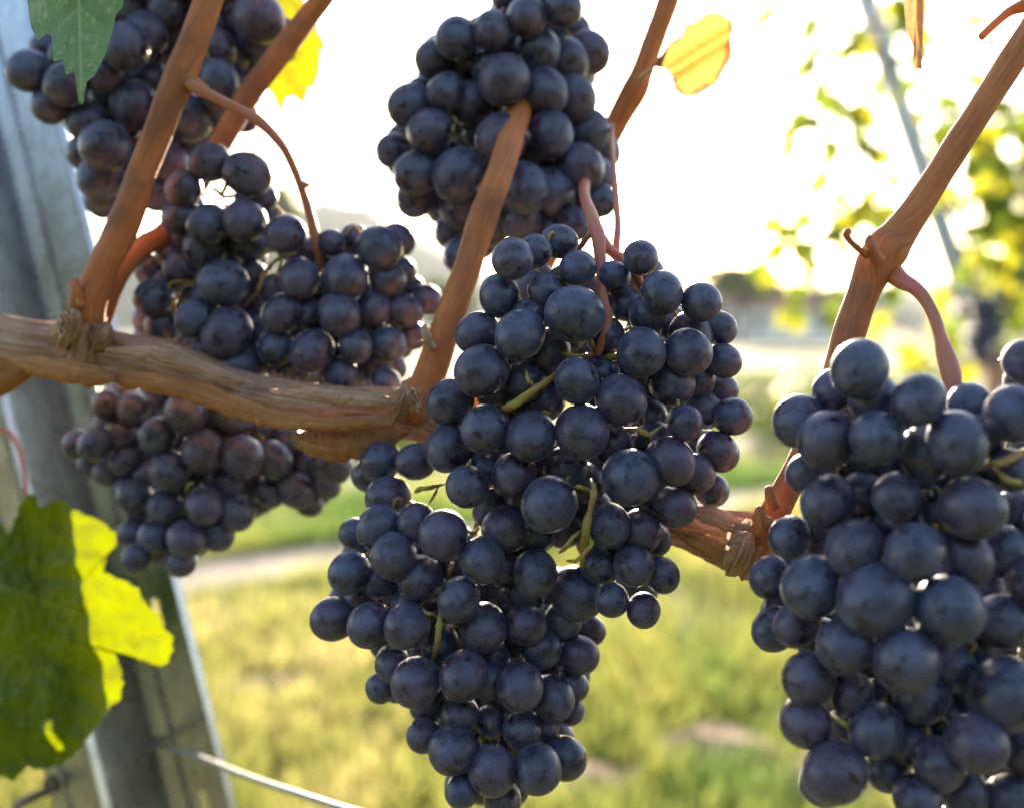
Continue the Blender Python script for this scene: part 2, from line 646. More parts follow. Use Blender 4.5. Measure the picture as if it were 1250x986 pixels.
# white farmhouse far away
def box(x0, x1, y0, y1, z0, z1):
    V = [Vector(p) for p in ((x0, y0, z0), (x1, y0, z0), (x1, y1, z0), (x0, y1, z0), (x0, y0, z1), (x1, y0, z1), (x1, y1, z1), (x0, y1, z1))]
    return V, [(0, 3, 2, 1), (4, 5, 6, 7), (0, 1, 5, 4), (1, 2, 6, 5), (2, 3, 7, 6), (3, 0, 4, 7)]


M['plaster'] = mat_plain('white_plaster', (.72, .70, .67), (.62, .60, .57), 3, .9)
M['tile'] = mat_plain('red_roof_tiles', (.36, .17, .12), (.27, .12, .09), 6, .85)
M['pane'] = mat_plain('dark_pane', (.03, .035, .04), (.05, .055, .06), 3, .15, spec=.6)
M['frame'] = mat_plain('window_frame', (.45, .42, .38), (.40, .36, .32), 3, .7)
hp = at(945, 400, 72)
hs = empty('farmhouse', (hp.x, hp.y, 0))
tag(hs, 'white farmhouse with a low red roof far behind the meadow', 'house')
X, Y = hp.x, hp.y
WH = 2.35
mesh_obj('wall', *box(X - 4.5, X + 5.5, Y, Y + 6, -.1, WH), M['plaster'], hs, False)
V = [(X - 5, Y - .5, WH), (X + 6, Y - .5, WH), (X + 6, Y + 6.5, WH), (X - 5, Y + 6.5, WH), (X - 5, Y + 3, WH + 1.7), (X + 6, Y + 3, WH + 1.7)]
mesh_obj('roof', V, [(0, 1, 5, 4), (2, 3, 4, 5), (1, 2, 5), (3, 0, 4), (0, 3, 2, 1)], M['tile'], hs, False)
for k in range(4):
    x = X - 3.4 + k * 2.3
    wf = mesh_obj('window', *box(x - .5, x + .5, Y - .06, Y + .01, .8, 1.85), M['frame'], hs, False)
    mesh_obj('pane', *box(x - .42, x + .42, Y - .075, Y - .062, .88, 1.77), M['pane'], wf, False)

# a low hedge and shrubs on the far side of the track, right of the middle bunch
for i, (px, py, d, rxp, rzp, lab) in enumerate(((945, 500, 9.5, 75, 42, 'dark green shrub between the middle bunch and the right bunch'),
                                               (1085, 470, 11., 90, 40, 'green shrub behind the pink stalk of the right bunch'),
                                               (330, 560, 9.5, 60, 30, 'low dark shrub behind the left bunch under the branch'),
                                               (455, 590, 8.5, 70, 26, 'low green shrub beyond the track, below the old branch'))):
    k = d / F_PX
    p = at(px, py, d)
    t = empty('shrub', (p.x, p.y, 0))
    tag(t, lab, 'shrub', 'shrubs beyond the dirt track')
    v, f = crown_mesh(p.x, p.y, max(p.z, rzp * k), rxp * k, rzp * k * 1.1, 900, .05, 40 + i)
    mesh_obj('foliage', v, f, M['leaf_far'], t, False)
    st = Build()
    for q in range(4):
        a = q * 1.57 + i
        st.add(tube([(p.x, p.y, -.02, .015), (p.x + math.cos(a) * rxp * k * .3, p.y + math.sin(a) * rxp * k * .3, max(p.z, .2), .008)], 1, 6))
    st.obj('stem', M['bark_far'], t)


# ------------------------------------------------------------------ haze
vm = bpy.data.materials.new('thin_haze')
vm.use_nodes = True
vn = vm.node_tree
vn.nodes.remove(vn.nodes['Principled BSDF'])
pv = vn.nodes.new('ShaderNodeVolumePrincipled')
pv.inputs['Color'].default_value = (.95, .96, 1, 1)
pv.inputs['Density'].default_value = .0003
pv.inputs['Anisotropy'].default_value = .25
vn.links.new(pv.outputs[0], vn.nodes['Material Output'].inputs['Volume'])
hz = mesh_obj('haze', *box(-750, 750, -310, 745, -3.5, 100), vm, None, False)
tag(hz, 'thin pale haze in the valley air', 'haze', kind='stuff')

# ------------------------------------------------------------------ vine leaves
def leaf_outline(n=140, rnd=random):
    """palmate outline in the unit plane, base at the origin, tip towards +Y"""
    lobes = [(90, 1.0), (40, .86), (140, .86), (-8, .66), (188, .66)]
    pts = []
    for i in range(n):
        th = -90 + 360 * (i + .5) / n
        r = .12
        for a, L in lobes:
            dlt = (th - a + 180) % 360 - 180
            r = max(r, L * (1 - (abs(dlt) / 46) ** 1.5) if abs(dlt) < 46 else 0)
        r = max(r, .42 if abs((th + 90 + 180) % 360 - 180) > 25 else .18)
        tooth = (i * .21 % 1)
        r *= 1 + .09 * (1 - tooth) - .05
        pts.append((math.cos(R(th)) * r, math.sin(R(th)) * r))
    return pts


def leaf_mesh(name, outline, centre, vein0, tips, surf, mat, parent=None, origin=None, rings=26, thick=.0003, vw=.012, size=1.):
    """sheet inside a 2-D outline (star-shaped round centre); surf maps 2-D to 3-D; veins kept as an attribute"""
    V, Fc, vein, edge = [], [], [], []
    n = len(outline)
    segs = [(vein0, t) for t in tips]
    for (a, b) in list(segs):
        a, b = np.array(a), np.array(b)
        dvec = b - a
        perp = np.array((-dvec[1], dvec[0]))
        for k in (.25, .42, .58, .74, .88):
            for sgn in (-1, 1):
                s0 = a + dvec * k
                segs.append((s0, s0 + dvec * .30 * (1.15 - k) + perp * sgn * .30 * (1.15 - k), .5))

    def vdist(p):
        best = 9e9
        for s in segs:
            a, b = np.array(s[0]), np.array(s[1])
            ab = b - a
            tt = max(0, min(1, np.dot(p - a, ab) / np.dot(ab, ab)))
            wv = (1. if len(s) == 2 else .55) * (1 - .55 * tt)
            best = min(best, np.linalg.norm(p - a - ab * tt) / wv)
        return best
    C2 = np.array(centre, float)
    for j in range(rings + 1):
        q = j / rings
        for i in range(n):
            p = C2 + (np.array(outline[i]) - C2) * q
            V.append(surf(p[0], p[1]))
            vd = vdist(p) if q < 1 else 9e9
            vein.append(math.exp(-(vd / (vw * size)) ** 2))
            edge.append(q)
    for j in range(rings):
        for i in range(n):
            i2 = (i + 1) % n
            Fc.append((j * n + i, j * n + i2, (j + 1) * n + i2, (j + 1) * n + i))
    o = mesh_obj(name, V, Fc, mat, parent, True, origin)
    for nm, vals in (('vein', vein), ('edge', edge)):
        a = o.data.attributes.new(nm, 'FLOAT', 'POINT')
        a.data.foreach_set('value', vals)
    return o


def toothed(poly, per=14, amp=3.):
    """photo outline refined with small irregular saw teeth"""
    rnd = random.Random(5)
    out = []
    n = len(poly)
    for i in range(n):
        a, b = np.array(poly[i], float), np.array(poly[(i + 1) % n], float)
        L = np.linalg.norm(b - a)
        m = max(2, int(L / per * 4))
        nrm = np.array((b - a)[::-1]) * (1, -1) / max(L, 1e-6)
        for k in range(m):
            f = k / m
            ph = (f * max(1, round(L / per))) % 1
            out.append(tuple(a + (b - a) * f + nrm * amp * ((1 - ph) - .5) * rnd.uniform(.5, 1.1) * (0 if k == 0 else 1)))
    return out


def photo_leaf(name, poly, centre, vein0, tips, depth, mat, label, per=14, amp=3., bend=None, stalk=None, stalk_mat='peduncle'):
    cx, cy = centre
    surf = lambda x, y: at(x, y, depth + (bend(x - cx, y - cy) if bend else 0))
    base = at(vein0[0], vein0[1], depth)
    t = empty(name, base)
    tag(t, label, 'leaf')
    out = toothed(poly, per, amp)
    leaf_mesh('blade', out, centre, vein0, tips, surf, mat, t, None, 34, .0003, 2.3)
    if stalk:
        Build().add(ptube(stalk, depth, sub=6, seg=8)).obj('petiole', M[stalk_mat], t)
    return t


def wav(a, f, s=0):
    return lambda x, y: a * (mnoise.noise((x * f + s, y * f, s)) + .5 * mnoise.noise((x * f * 2.3, y * f * 2.3 + s, 1)))


BIG = [(16, 640), (32, 601), (43, 604), (49, 620), (65, 609), (76, 609), (87, 622), (111, 630), (121, 635), (141, 649), (142, 662), (129, 680), (127, 699), (148, 707), (169, 717), (173, 730), (184, 742),
       (196, 750), (199, 766), (211, 776), (206, 808), (195, 813), (182, 808), (158, 801), (140, 798), (148, 816), (148, 850), (132, 866), (111, 895), (90, 921), (76, 932), (61, 937), (42, 939), (33, 934), (18, 953), (1, 947),
       (-30, 925), (-75, 880), (-88, 800), (-70, 720), (-45, 660), (-18, 632), (4, 640), (10, 655)]
bw0 = wav(.006, .013, 2.)
bq = wav(.0018, .055, 7.)
bw = lambda x, y: bw0(x, y) + bq(x, y)
photo_leaf('vine_leaf', BIG, (48, 770), (24, 722), [(70, 930), (205, 790), (130, 640), (-40, 900), (-60, 700)], .385, M['leaf_big'],
           'large green leaf with a bright yellow sunlit half, in front of the metal post', 21, 7.,
           lambda x, y: bw(x, y) + .00006 * max(0, 24 - (x + 48)) - .00008 * max(0, x - 40) + .0022 * math.exp(-((x - 10 - .45 * (y + 40)) / 26) ** 2),
           [(-18, 528, 2.6, .40), (8, 526, 2.8, .398), (22, 545, 2.8, .396), (30, 580, 2.6, .394), (33, 640, 2.6, .392), (29, 690, 2.5, .390), (24, 722, 2.4, .388)])
TL = [(33, -2), (38, 34), (46, 50), (58, 41), (63, 45), (65, 76), (77, 73), (80, 92), (90, 88), (96, 124), (99.5, 128), (102, 126), (106, 100), (116, 92), (129, 66), (138, 36), (142, 18), (150, 8), (152, -20), (160, -60), (120, -95), (60, -90), (28, -50)]
photo_leaf('vine_leaf', TL, (92, -10), (95, -70), [(99, 120), (40, 30), (148, 5)], .275, M['leaf_pale'],
           'bluish green leaf with a pointed toothed tip hanging before the top left bunch', 40, 1.2, lambda x, y: .006 * (abs(x) / 60) ** 1.5 + bw(x, y) * .4 - .00022 * y,
           [(318, -215, 4.5, .318), (240, -235, 3.6, .306), (150, -190, 3.2, .29), (106, -120, 2.8, .27), (95, -70, 2.2, .262)])
YB = [(316, -30), (300, 30), (312, 62), (318, 95), (325, 110), (330, 112), (343, 140), (350, 120), (358, 118), (371, 128), (377, 108), (384, 107), (391, 87), (392, 63), (399, 57), (389, 40), (387, 24), (372, 4), (366, -25), (340, -50)]
photo_leaf('vine_leaf', YB, (348, 45), (338, -25), [(343, 135), (374, 120), (395, 58), (315, 80)], .372, M['leaf_yellow'],
           'bright yellow backlit leaf behind the upper left cane', 22, 1.5, wav(.004, .02, 5), [(338, -70, 2.5), (340, -45, 2.2), (338, -25, 2.)])
YR = [(797, 82), (808, 66), (818, 52), (832, 44), (838, 30), (848, 28), (863, 16), (879, 15), (886, 22), (893, 24), (895, 34), (892, 48), (894, 70), (885, 84), (874, 103), (853, 116), (837, 119), (824, 111), (819, 93), (811, 84)]
photo_leaf('vine_leaf', YR, (852, 68), (797, 82), [(884, 34), (872, 100), (830, 112)], .335, M['leaf_autumn'],
           'small yellow leaf with rusty edges on the thin cane right of the sun', 10, 1.8,
           lambda x, y: .0065 * math.exp(-((y + .62 * x) / 11) ** 2) + .00006 * x, [(781, 97, 2.8, .356), (788, 90, 2.4, .346), (798, 81, 2., .335)], 'rachis')
DR = [(1101, -30), (1104, 10), (1106, 36), (1112, 52), (1118, 68), (1114, 80), (1115, 88), (1120, 84), (1126, 86), (1125, 76), (1129, 64), (1126, 44), (1129, 22), (1132, -10), (1130, -34)]
photo_leaf('vine_leaf', DR, (1117, 20), (1116, -30), [(1118, 80), (1106, 40)], .30, M['leaf_dry'],
           'narrow dry folded orange leaf hanging from the top edge', 12, 1.3, lambda x, y: .007 * math.exp(-(x / 7) ** 2) + .002 * math.sin(y * .06),
           [(1440, -236, 4, .272), (1350, -235, 3, .280), (1230, -190, 2.4, .292), (1145, -115, 2.2, .298), (1117, -60, 1.9, .30), (1116, -30, 1.6, .30)], 'dried')

# ------------------------------------------------------------------ the vine
vine = empty('grape_vine', at(500, 520, .31))
tag(vine, 'old grape vine with a peeling horizontal branch and rising orange brown canes', 'grape vine')
DC = .325


def cord_d(x):
    return .338 - .000035 * x


cord = [(-160, 395, 36), (-60, 408, 34), (20, 421, 32), (85, 430, 33), (105, 432, 34), (150, 438, 29), (200, 445, 28), (245, 461, 27), (290, 477, 26), (335, 487, 26), (379, 493, 25), (420, 498, 25), (460, 500, 26),
        (500, 504, 29), (530, 510, 29), (600, 538, 27), (700, 588, 27), (800, 628, 28), (850, 645, 29), (895, 660, 35), (925, 668, 37), (960, 684, 30), (1040, 715, 27), (1150, 750, 26), (1330, 800, 26)]
b = Build().add(ptube([(x, y, r, cord_d(x)) for x, y, r in cord], DC, sub=22, seg=84, ridges=.17, rough=.10, freq=50, seed=3))
cordon = b.obj('cordon', M['cordon'], vine)


def strip(px, d0, wpx, thick, seed, curl=.5):
    """a long flake of bark: curved cross-section, ragged ends"""
    rnd = random.Random(seed)
    sp = spline([(*at(x, y, d), wp * d / F_PX) for (x, y, wp, d) in px], 20)
    V, Fc, UV = [], [], []
    m = 9
    L = 0
    for i, p in enumerate(sp):
        c = Vector(p[:3])
        t = (Vector(sp[min(i + 1, len(sp) - 1)][:3]) - Vector(sp[max(0, i - 1)][:3])).normalized()
        sd = t.cross(FW).normalized()
        if i: L += (c - Vector(sp[i - 1][:3])).length
        for k in range(m):
            f = (k / (m - 1) - .5) * 2
            tp_ = min(1, min(i, len(sp) - 1 - i) / 14 + .06)
            wv = p[3] * tp_ * (1 + .35 * mnoise.fractal((i * .22 + seed, math.copysign(1, f) * 3, 0), .7, 2, 4))
            q = c + sd * f * wv + FW * (f * f * p[3] * curl) + FW * .0006 * mnoise.noise((i * .3, k * .8, seed))
            V.append(q)
            UV.append((L, f * p[3]))
    for i in range(len(sp) - 1):
        for k in range(m - 1):
            a = i * m + k
            Fc.append((a, a + 1, a + m + 1, a + m))
    bb = Build().add((V, Fc, UV))
    return bb


def add_strip(px, seed, mat, curl=.5, thick=.0007):
    o = strip(px, 0, 0, 0, seed, curl).obj('bark_strip', M[mat], cordon)
    md = o.modifiers.new('thickness', 'SOLIDIFY')
    md.thickness = thick
    return o


add_strip([(358, 530, 5, .312), (385, 541, 14, .309), (420, 543, 17, .308), (460, 537, 13, .309), (500, 526, 5, .311)], 1, 'peel', .5, .001)
add_strip([(120, 457, 7, .318), (170, 464, 10, .312), (230, 476, 12, .308), (290, 497, 11, .305), (340, 512, 9, .303), (400, 516, 8, .303), (480, 518, 8, .302)], 2, 'peel', .55)
add_strip([(10, 441, 8, .317), (60, 450, 12, .313), (110, 458, 12, .311), (140, 462, 6, .312)], 6, 'peel', .5)
add_strip([(130, 427, 5, .316), (200, 433, 8, .311), (260, 456, 8, .308), (300, 468, 4, .309)], 3, 'cordon', .5)
add_strip([(330, 478, 4, .306), (390, 482, 7, .301), (450, 488, 7, .300), (490, 492, 3, .302)], 4, 'cordon', .5)
add_strip([(838, 622, 5, .289), (870, 630, 9, .284), (905, 645, 9, .282), (918, 660, 4, .284)], 8, 'cordon', .5)
add_strip([(820, 646, 4, .289), (860, 664, 10, .284), (895, 680, 9, .283), (910, 696, 4, .285)], 9, 'peel', .5)
add_strip([(905, 640, 4, .281), (912, 660, 8, .277), (908, 680, 8, .277), (904, 700, 3, .279)], 10, 'cordon', .5)
for i, (pts, mt) in enumerate((([(74, 425, 12, .332), (82, 404, 15, .322), (88, 388, 11, .317), (90, 378, 6, .316)], 'cordon'), ([(120, 425, 14, .330), (126, 408, 12, .322), (131, 398, 6, .320)], 'cordon'), ([(104, 430, 26, .330), (105, 408, 25, .327), (106, 388, 21, .325)], 'cordon'),
                              ([(498, 512, 24, .322), (506, 492, 25, .316), (514, 474, 21, .312)], 'cordon'), ([(486, 505, 12, .312), (492, 488, 12, .306), (496, 476, 6, .305)], 'cordon'), ([(905, 690, 22, .286), (914, 668, 27, .281), (926, 650, 22, .277)], 'cordon'), ([(895, 690, 12, .280), (905, 672, 14, .272), (912, 652, 8, .270)], 'cordon'))):
    Build().add(ptube(pts, DC, sub=12, seg=36, ridges=.34, rough=.2, freq=120, seed=20 + i)).obj('spur', M[mt], cordon)
# frayed pale fibres where the canes leave the branch
rf = random.Random(12)
for (cx, cy, rad, dd, nn) in ((82, 385, 16, .312, 40), (76, 402, 9, .311, 18), (506, 484, 13, .300, 40), (521, 405, 9, .306, 16), (912, 662, 16, .277, 40), (90, 455, 8, .315, 12)):
    fr = Build()
    for k in range(nn // 2):
        a = rf.uniform(0, 6.28)
        x, y = cx + rf.gauss(0, rad * .45), cy + rf.gauss(0, rad * .6)
        ln = rf.uniform(3, 13)
        fr.add(ptube([(x, y, rf.uniform(1., 2.2), dd), (x + math.cos(a) * ln * .5, y + math.sin(a) * ln * .6, rf.uniform(.5, 1.3), dd - .002), (x + math.cos(a + .5) * ln, y + math.sin(a + .5) * ln, .3, dd - rf.uniform(-.001, .004))], DC, sub=2, seg=5))
    fr.obj('bark_fibre', M['tuft'], cordon)

CANES = {
    'left': [(104, 412, 22, .330), (107, 392, 20, .325), (110, 366, 20, .323), (126, 326, 18, .322), (146, 286, 19, .321), (160, 250, 18.5, .320), (172, 214, 17, .320), (190, 168, 17, .320), (208, 122, 18, .320), (221, 92, 19.5, .320), (232, 62, 18, .320), (246, 25, 17, .320), (258, -10, 17, .320), (278, -70, 17, .32), (312, -190, 16, .32), (345, -330, 15.5, .322)],
    'left_b': [(112, 425, 14, .335), (120, 395, 14, .334), (132, 362, 13.5, .334), (138, 348, 13, .334), (152, 324, 13, .336), (176, 300, 13, .340), (204, 283, 13, .345), (238, 232, 12, .347), (262, 188, 13, .346), (279, 158, 13.5, .345), (306, 112, 14, .344), (341, 66, 14, .342), (372, 26, 13, .341), (395, -5, 13, .34), (430, -55, 13, .34)],
    'middle': [(505, 500, 22, .315), (516, 478, 20, .310), (532, 436, 19, .309), (546, 396, 18, .309), (562, 350, 17, .309), (575, 312, 17, .310), (590, 266, 18, .311), (602, 234, 17.5, .312), (612, 205, 16.5, .316), (622, 175, 16, .324), (634, 135, 15.5, .340), (652, 80, 15, .356), (668, 20, 14.5, .36), (690, -70, 14, .36)],
    'middle_b': [(545, 530, 15, .345), (566, 500, 15, .352), (600, 448, 15, .358), (641, 365, 14, .362), (676, 298, 14, .366), (716, 222, 14, .368), (752, 152, 14.5, .368), (775, 110, 16.5, .366), (784, 88, 14, .365), (800, 44, 13.5, .364), (816, 0, 13.5, .362), (840, -70, 13, .36)],
    'right': [(918, 676, 20, .282), (935, 646, 19, .275), (955, 606, 17, .272), (975, 568, 17, .272), (996, 520, 17, .272), (1015, 478, 18, .272), (1039, 398, 19, .272), (1058, 348, 20, .272), (1070, 322, 24, .271), (1084, 302, 26, .271), (1098, 284, 21, .271), (1122, 250, 17.5, .271), (1176, 165, 16.5, .270), (1250, 52, 16.5, .270), (1330, -70, 16, .27), (1420, -205, 15.5, .27), (1520, -350, 15, .272)],
}
for k, pts in CANES.items():
    c_ = Build().add(ptube(pts, DC, sub=10, seg=28, ridges=.035, rough=.06, freq=90, seed=len(k)))
    cane = c_.obj('cane', M['cane'], vine)
    if k == 'left':
        n_ = Build()
        n_.add(ptube([(216, 94, 15, .3205), (228, 99, 13.5, .319), (238, 104, 10, .318), (250, 111, 7.5, .317)], DC, sub=6, seg=16, rough=.1))
        n_.obj('node', M['cane'], cane)
        n_ = Build()
        n_.add(ptube([(96, 372, 10, .318), (92, 355, 8, .316), (93, 341, 4, .316)], DC, sub=6, seg=12, rough=.3, freq=300))
        n_.obj('bud', M['cane'], cane)
    if k == 'middle':
        n_ = Build().add(ptube([(528, 424, 6, .303), (520, 410, 6, .300), (518, 396, 3, .299)], DC, sub=6, seg=10, rough=.4, freq=300))
        n_.obj('bud', M['tuft'], cane)
    if k == 'right':
        n_ = Build()
        n_.add(ptube([(1072, 318, 9, .264), (1065, 304, 7, .262), (1060, 294, 5, .262), (1062, 288, 2.5, .262)], DC, sub=6, seg=12, rough=.2, freq=200))
        n_.obj('bud', M['cane'], cane)
        n_ = Build()
        n_.add(ptube([(945, 618, 9, .262), (941, 604, 7, .261), (938, 594, 5, .261)], DC, sub=6, seg=12, rough=.2, freq=200))
        n_.obj('bud', M['cane'], cane)
        n_ = Build()
        n_.add(ptube([(936, 640, 12, .262), (928, 630, 9, .260), (926, 618, 4, .260)], DC, sub=6, seg=12, rough=.4, freq=200))
        n_.obj('bud', M['cane'], cane)
        n_ = Build().add(ptube([(1058, 312, 4.5, .263), (1048, 304, 3.6, .260), (1038, 295, 3.4, .258), (1033, 287, 4.2, .257), (1035, 283, 4.5, .257), (1038, 285, 2.5, .257)], DC, sub=6, seg=10))
        n_.obj('tendril', M['cane'], cane)

Build().add(ptube([(1296, -16, 9, .272), (1272, -6, 9.5, .279), (1252, 6, 8.5, .285), (1232, 15, 5.5, .285), (1212, 32, 4.6, .285), (1197, 46, 4.6, .285)], .285, sub=8, seg=12, rough=.08)).obj('side_shoot', M['cane'], vine)
Build().add(ptube([(-60, 500, 16, .345), (-15, 476, 15, .342), (18, 458, 13, .338), (48, 440, 12, .335)], DC, sub=8, seg=20, ridges=.08, rough=.1, seed=4)).obj('side_shoot', M['peel'], vine)
Build().add(ptube([(440, -20, .8, .33), (456, 8, .8, .33), (474, 32, .8, .33), (492, 52, .8, .331), (512, 66, .9, .333)], DC, sub=6, seg=6)).obj('tendril', M['dried'], vine)
Build().add(ptube([(282, 186, 1.3, .33), (288, 181, 1.2, .328), (298, 180, 1.2, .327), (309, 184, 1.2, .328), (312, 192, 1.1, .33), (312, 150, 1., .334)], DC, sub=6, seg=6)).obj('tendril', M['dried'], vine)

# ------------------------------------------------------------------ grapes
def grape_meshes(n=7):
    out = []
    for s in range(n):
        bm = bmesh.new()
        bmesh.ops.create_uvsphere(bm, u_segments=32, v_segments=22, radius=1)
        rnd = random.Random(s)
        el = 1.05 + .11 * rnd.random()
        for v in bm.verts:
            p = v.co.copy()
            k = 1 + .022 * mnoise.noise(p * 1.1 + Vector((s * 7, 0, 0))) + .006 * mnoise.noise(p * 4 + Vector((0, s, 0)))
            v.co = Vector((p.x * k, p.y * k, p.z * k * el))
            rr = math.hypot(p.x, p.y)
            if p.z > 0: v.co.z -= .05 * math.exp(-(rr / .13) ** 2)       # dimple of the style scar
            if p.z < 0: v.co.z += .07 * math.exp(-(rr / .2) ** 2)        # hollow at the stalk
        me = bpy.data.meshes.new('grape')
        bm.to_mesh(me)
        bm.free()
        me.polygons.foreach_set('use_smooth', [True] * len(me.polygons))
        me.materials.append(M['grape'])
        out.append(me)
    return out


GM = grape_meshes()
TINT = {}


def bunch(label, D0, axis, grapes, peduncle=None, bulge=.020, layer=.006, fill=0, stalks=(), seed=0, fill_back=.012, ped_mat='peduncle', group='bunches of dark grapes hanging from the vine', pedsub=8):
    """grapes: (x, y, r, layer) in the photograph; the distance of each comes from its layer, the bunch's round shape and its neighbours"""
    rnd = random.Random(seed)
    A = [Vector((x, y)) for x, y in axis]

    def near_axis(x, y):
        best = None
        for i in range(len(A) - 1):
            a, b_ = A[i], A[i + 1]
            ab = b_ - a
            t = max(0, min(1, (Vector((x, y)) - a).dot(ab) / ab.length_squared))
            q = a + ab * t
            dd = (Vector((x, y)) - q).length
            if best is None or dd < best[0]: best = (dd, q)
        return best
    med = sorted(g[2] for g in grapes)[len(grapes) // 2]
    full = []
    for (x, y, r, L) in grapes:                       # half-hidden grapes: complete to a usual size, keeping the visible outer edge
        if L >= 1 and r < .84 * med:
            q = near_axis(x, y)[1]
            v_ = Vector((x, y)) - q
            if v_.length > 1: x, y = (Vector((x, y)) - v_.normalized() * (.84 * med - r))
            r = .84 * med
        full.append((x, y, r, L))
    grapes = full
    maxd = max(near_axis(g[0], g[1])[0] for g in grapes) + 8
    placed = []

    def settle(x, y, r, d):
        for _ in range(260):
            c = at(x, y, d)
            rr = r * d / F_PX
            if all((c - q).length > .85 * (rr + qr) for q, qr, _, _ in placed):
                return c, rr, d
            d += .0005
        return c, rr, d
    for lay in (0, 1, 2, 3):
        for (x, y, r, L) in sorted((g for g in grapes if int(g[3]) == lay), key=lambda g: -g[2]):
            rho = near_axis(x, y)[0] / maxd
            d = D0 - bulge * math.sqrt(max(0, 1 - rho * rho)) + layer * L + rnd.uniform(-.001, .001)
            c, rr, d = settle(x, y, r, d)
            placed.append((c, rr, x, y))
    front = len(placed)
    rm = sum(g[2] for g in grapes) / len(grapes)
    # fillers: grapes further back that close the gaps inside the outline
    if fill:
        st_ = 2.0
        x0, y0 = min(g[0] - g[2] for g in grapes) - 40, min(g[1] - g[2] for g in grapes) - 40
        nx_, ny_ = int((max(g[0] + g[2] for g in grapes) + 40 - x0) / st_), int((max(g[1] + g[2] for g in grapes) + 40 - y0) / st_)
        gx, gy = np.meshgrid(x0 + np.arange(nx_) * st_, y0 + np.arange(ny_) * st_)
        cov = np.zeros(gx.shape, bool)
        for (x, y, r, L) in grapes: cov |= (gx - x) ** 2 + (gy - y) ** 2 < r * r
        rr_ = 7
        offs = [(i, j) for i in range(-rr_, rr_ + 1) for j in range(-rr_, rr_ + 1) if i * i + j * j <= rr_ * rr_]
        dil = np.zeros_like(cov)
        for i, j in offs: dil |= np.roll(np.roll(cov, i, 0), j, 1)
        hull = np.ones_like(cov)
        for i, j in offs: hull &= np.roll(np.roll(dil, i, 0), j, 1)
        for _ in range(fill):
            gap = np.argwhere(hull & ~cov)
            if len(gap) == 0: break
            best = None
            for _t in range(60):
                gi, gj = gap[rnd.randrange(len(gap))]
                x, y = gx[gi, gj] + rnd.uniform(-.7, .7) * rm, gy[gi, gj] + rnd.uniform(-.7, .7) * rm
                r = rm * rnd.uniform(.75, 1.05)
                disc = (gx - x) ** 2 + (gy - y) ** 2 < r * r
                if (disc & hull).sum() < .985 * disc.sum(): continue
                gain = (disc & ~cov).sum()
                if best is None or gain > best[0]: best = (gain, x, y, r, disc)
            if not best or best[0] < 3: continue
            _, x, y, r, disc = best
            cov |= disc
            c, rr, d2 = settle(x, y, r, D0 + rnd.uniform(0, .006))
            placed.append((c, rr, x, y))
    top = at(axis[0][0], axis[0][1], D0)
    root = empty('grape_bunch', top)
    tag(root, label, 'grape bunch', group)
    axis_d = D0 + .006
    st = Build()
    st.add(ptube([(x, y, 3.4 - 1.6 * i / max(1, len(axis) - 1), axis_d) for i, (x, y) in enumerate(axis)], axis_d, sub=6, seg=8, rough=.25, freq=200))
    for i, (c, rr, x, y) in enumerate(placed):
        dd, q = near_axis(x, y)
        ac = at(q.x, q.y - min(14, dd * .4), axis_d)
        out = (c - ac)
        if out.length < 1e-4: out = -FW.copy()
        out.normalize()
        out = (out + Vector((rnd.gauss(0, .35), rnd.gauss(0, .35), rnd.gauss(0, .35) - .65))).normalized()
        o = bpy.data.objects.new('grape', GM[rnd.randrange(len(GM))])
        COL.objects.link(o)
        o.parent = root
        o.location = c - top
        o.rotation_mode = 'QUATERNION'
        q_ = out.to_track_quat('Z', 'Y')
        o.rotation_quaternion = q_
        o.scale = (rr * 1.045, rr * 1.045, rr * 1.045)
        s0 = c - out * rr * .9
        mid = s0 - out * rr * .5 + Vector((0, 0, .0015))
        if (ac - s0).length > rr * .4:
            rel = mid - CAM
            zz = rel.dot(FW)
            mx_, my_ = 625 + rel.dot(RT) / zz * F_PX, 493 - rel.dot(UP) / zz * F_PX
            if not any((mx_ - g[0]) ** 2 + (my_ - g[1]) ** 2 < (g[2] * .9) ** 2 for g in grapes) or not any((q[0] - c).length > 1e-6 and ((q[2] - mx_) ** 2 + (q[3] - my_) ** 2) ** .5 < q[1] / (q[0] - CAM).dot(FW) * F_PX for q in placed):
                st.add(tube([(*s0, .00105), (*(s0 - out * rr * .16), .0006)], 1, 6))
                continue
            e = (ac if (ac - mid).length < .007 else mid + (ac - mid).normalized() * .007) + FW * .004
            st.add(tube([(*s0, .00105), (*(s0 - out * rr * .12), .0006), (*mid, .00055), (*e, .0007)], 3, 5, cap=False))
    for pts in stalks:
        st.add(ptube([(p[0], p[1], p[2] * (.9 if 0 < k < len(pts) - 1 else .5), (p[3] if len(p) > 3 else D0 - .01) + (0 if 0 < k < len(pts) - 1 else .007)) for k, p in enumerate(pts)], D0 - .01, sub=8, seg=9, rough=.5, freq=420, seed=len(pts) + pts[0][0]))
    st.obj('stalk', M['rachis'], root)
    if peduncle:
        pb = Build()
        for pts in (peduncle if isinstance(peduncle[0][0], tuple) else [peduncle]):
            pb.add(ptube(pts, D0, sub=pedsub, seg=14, rough=.10, freq=140))
        pb.obj('peduncle', M[ped_mat], root)
    return root


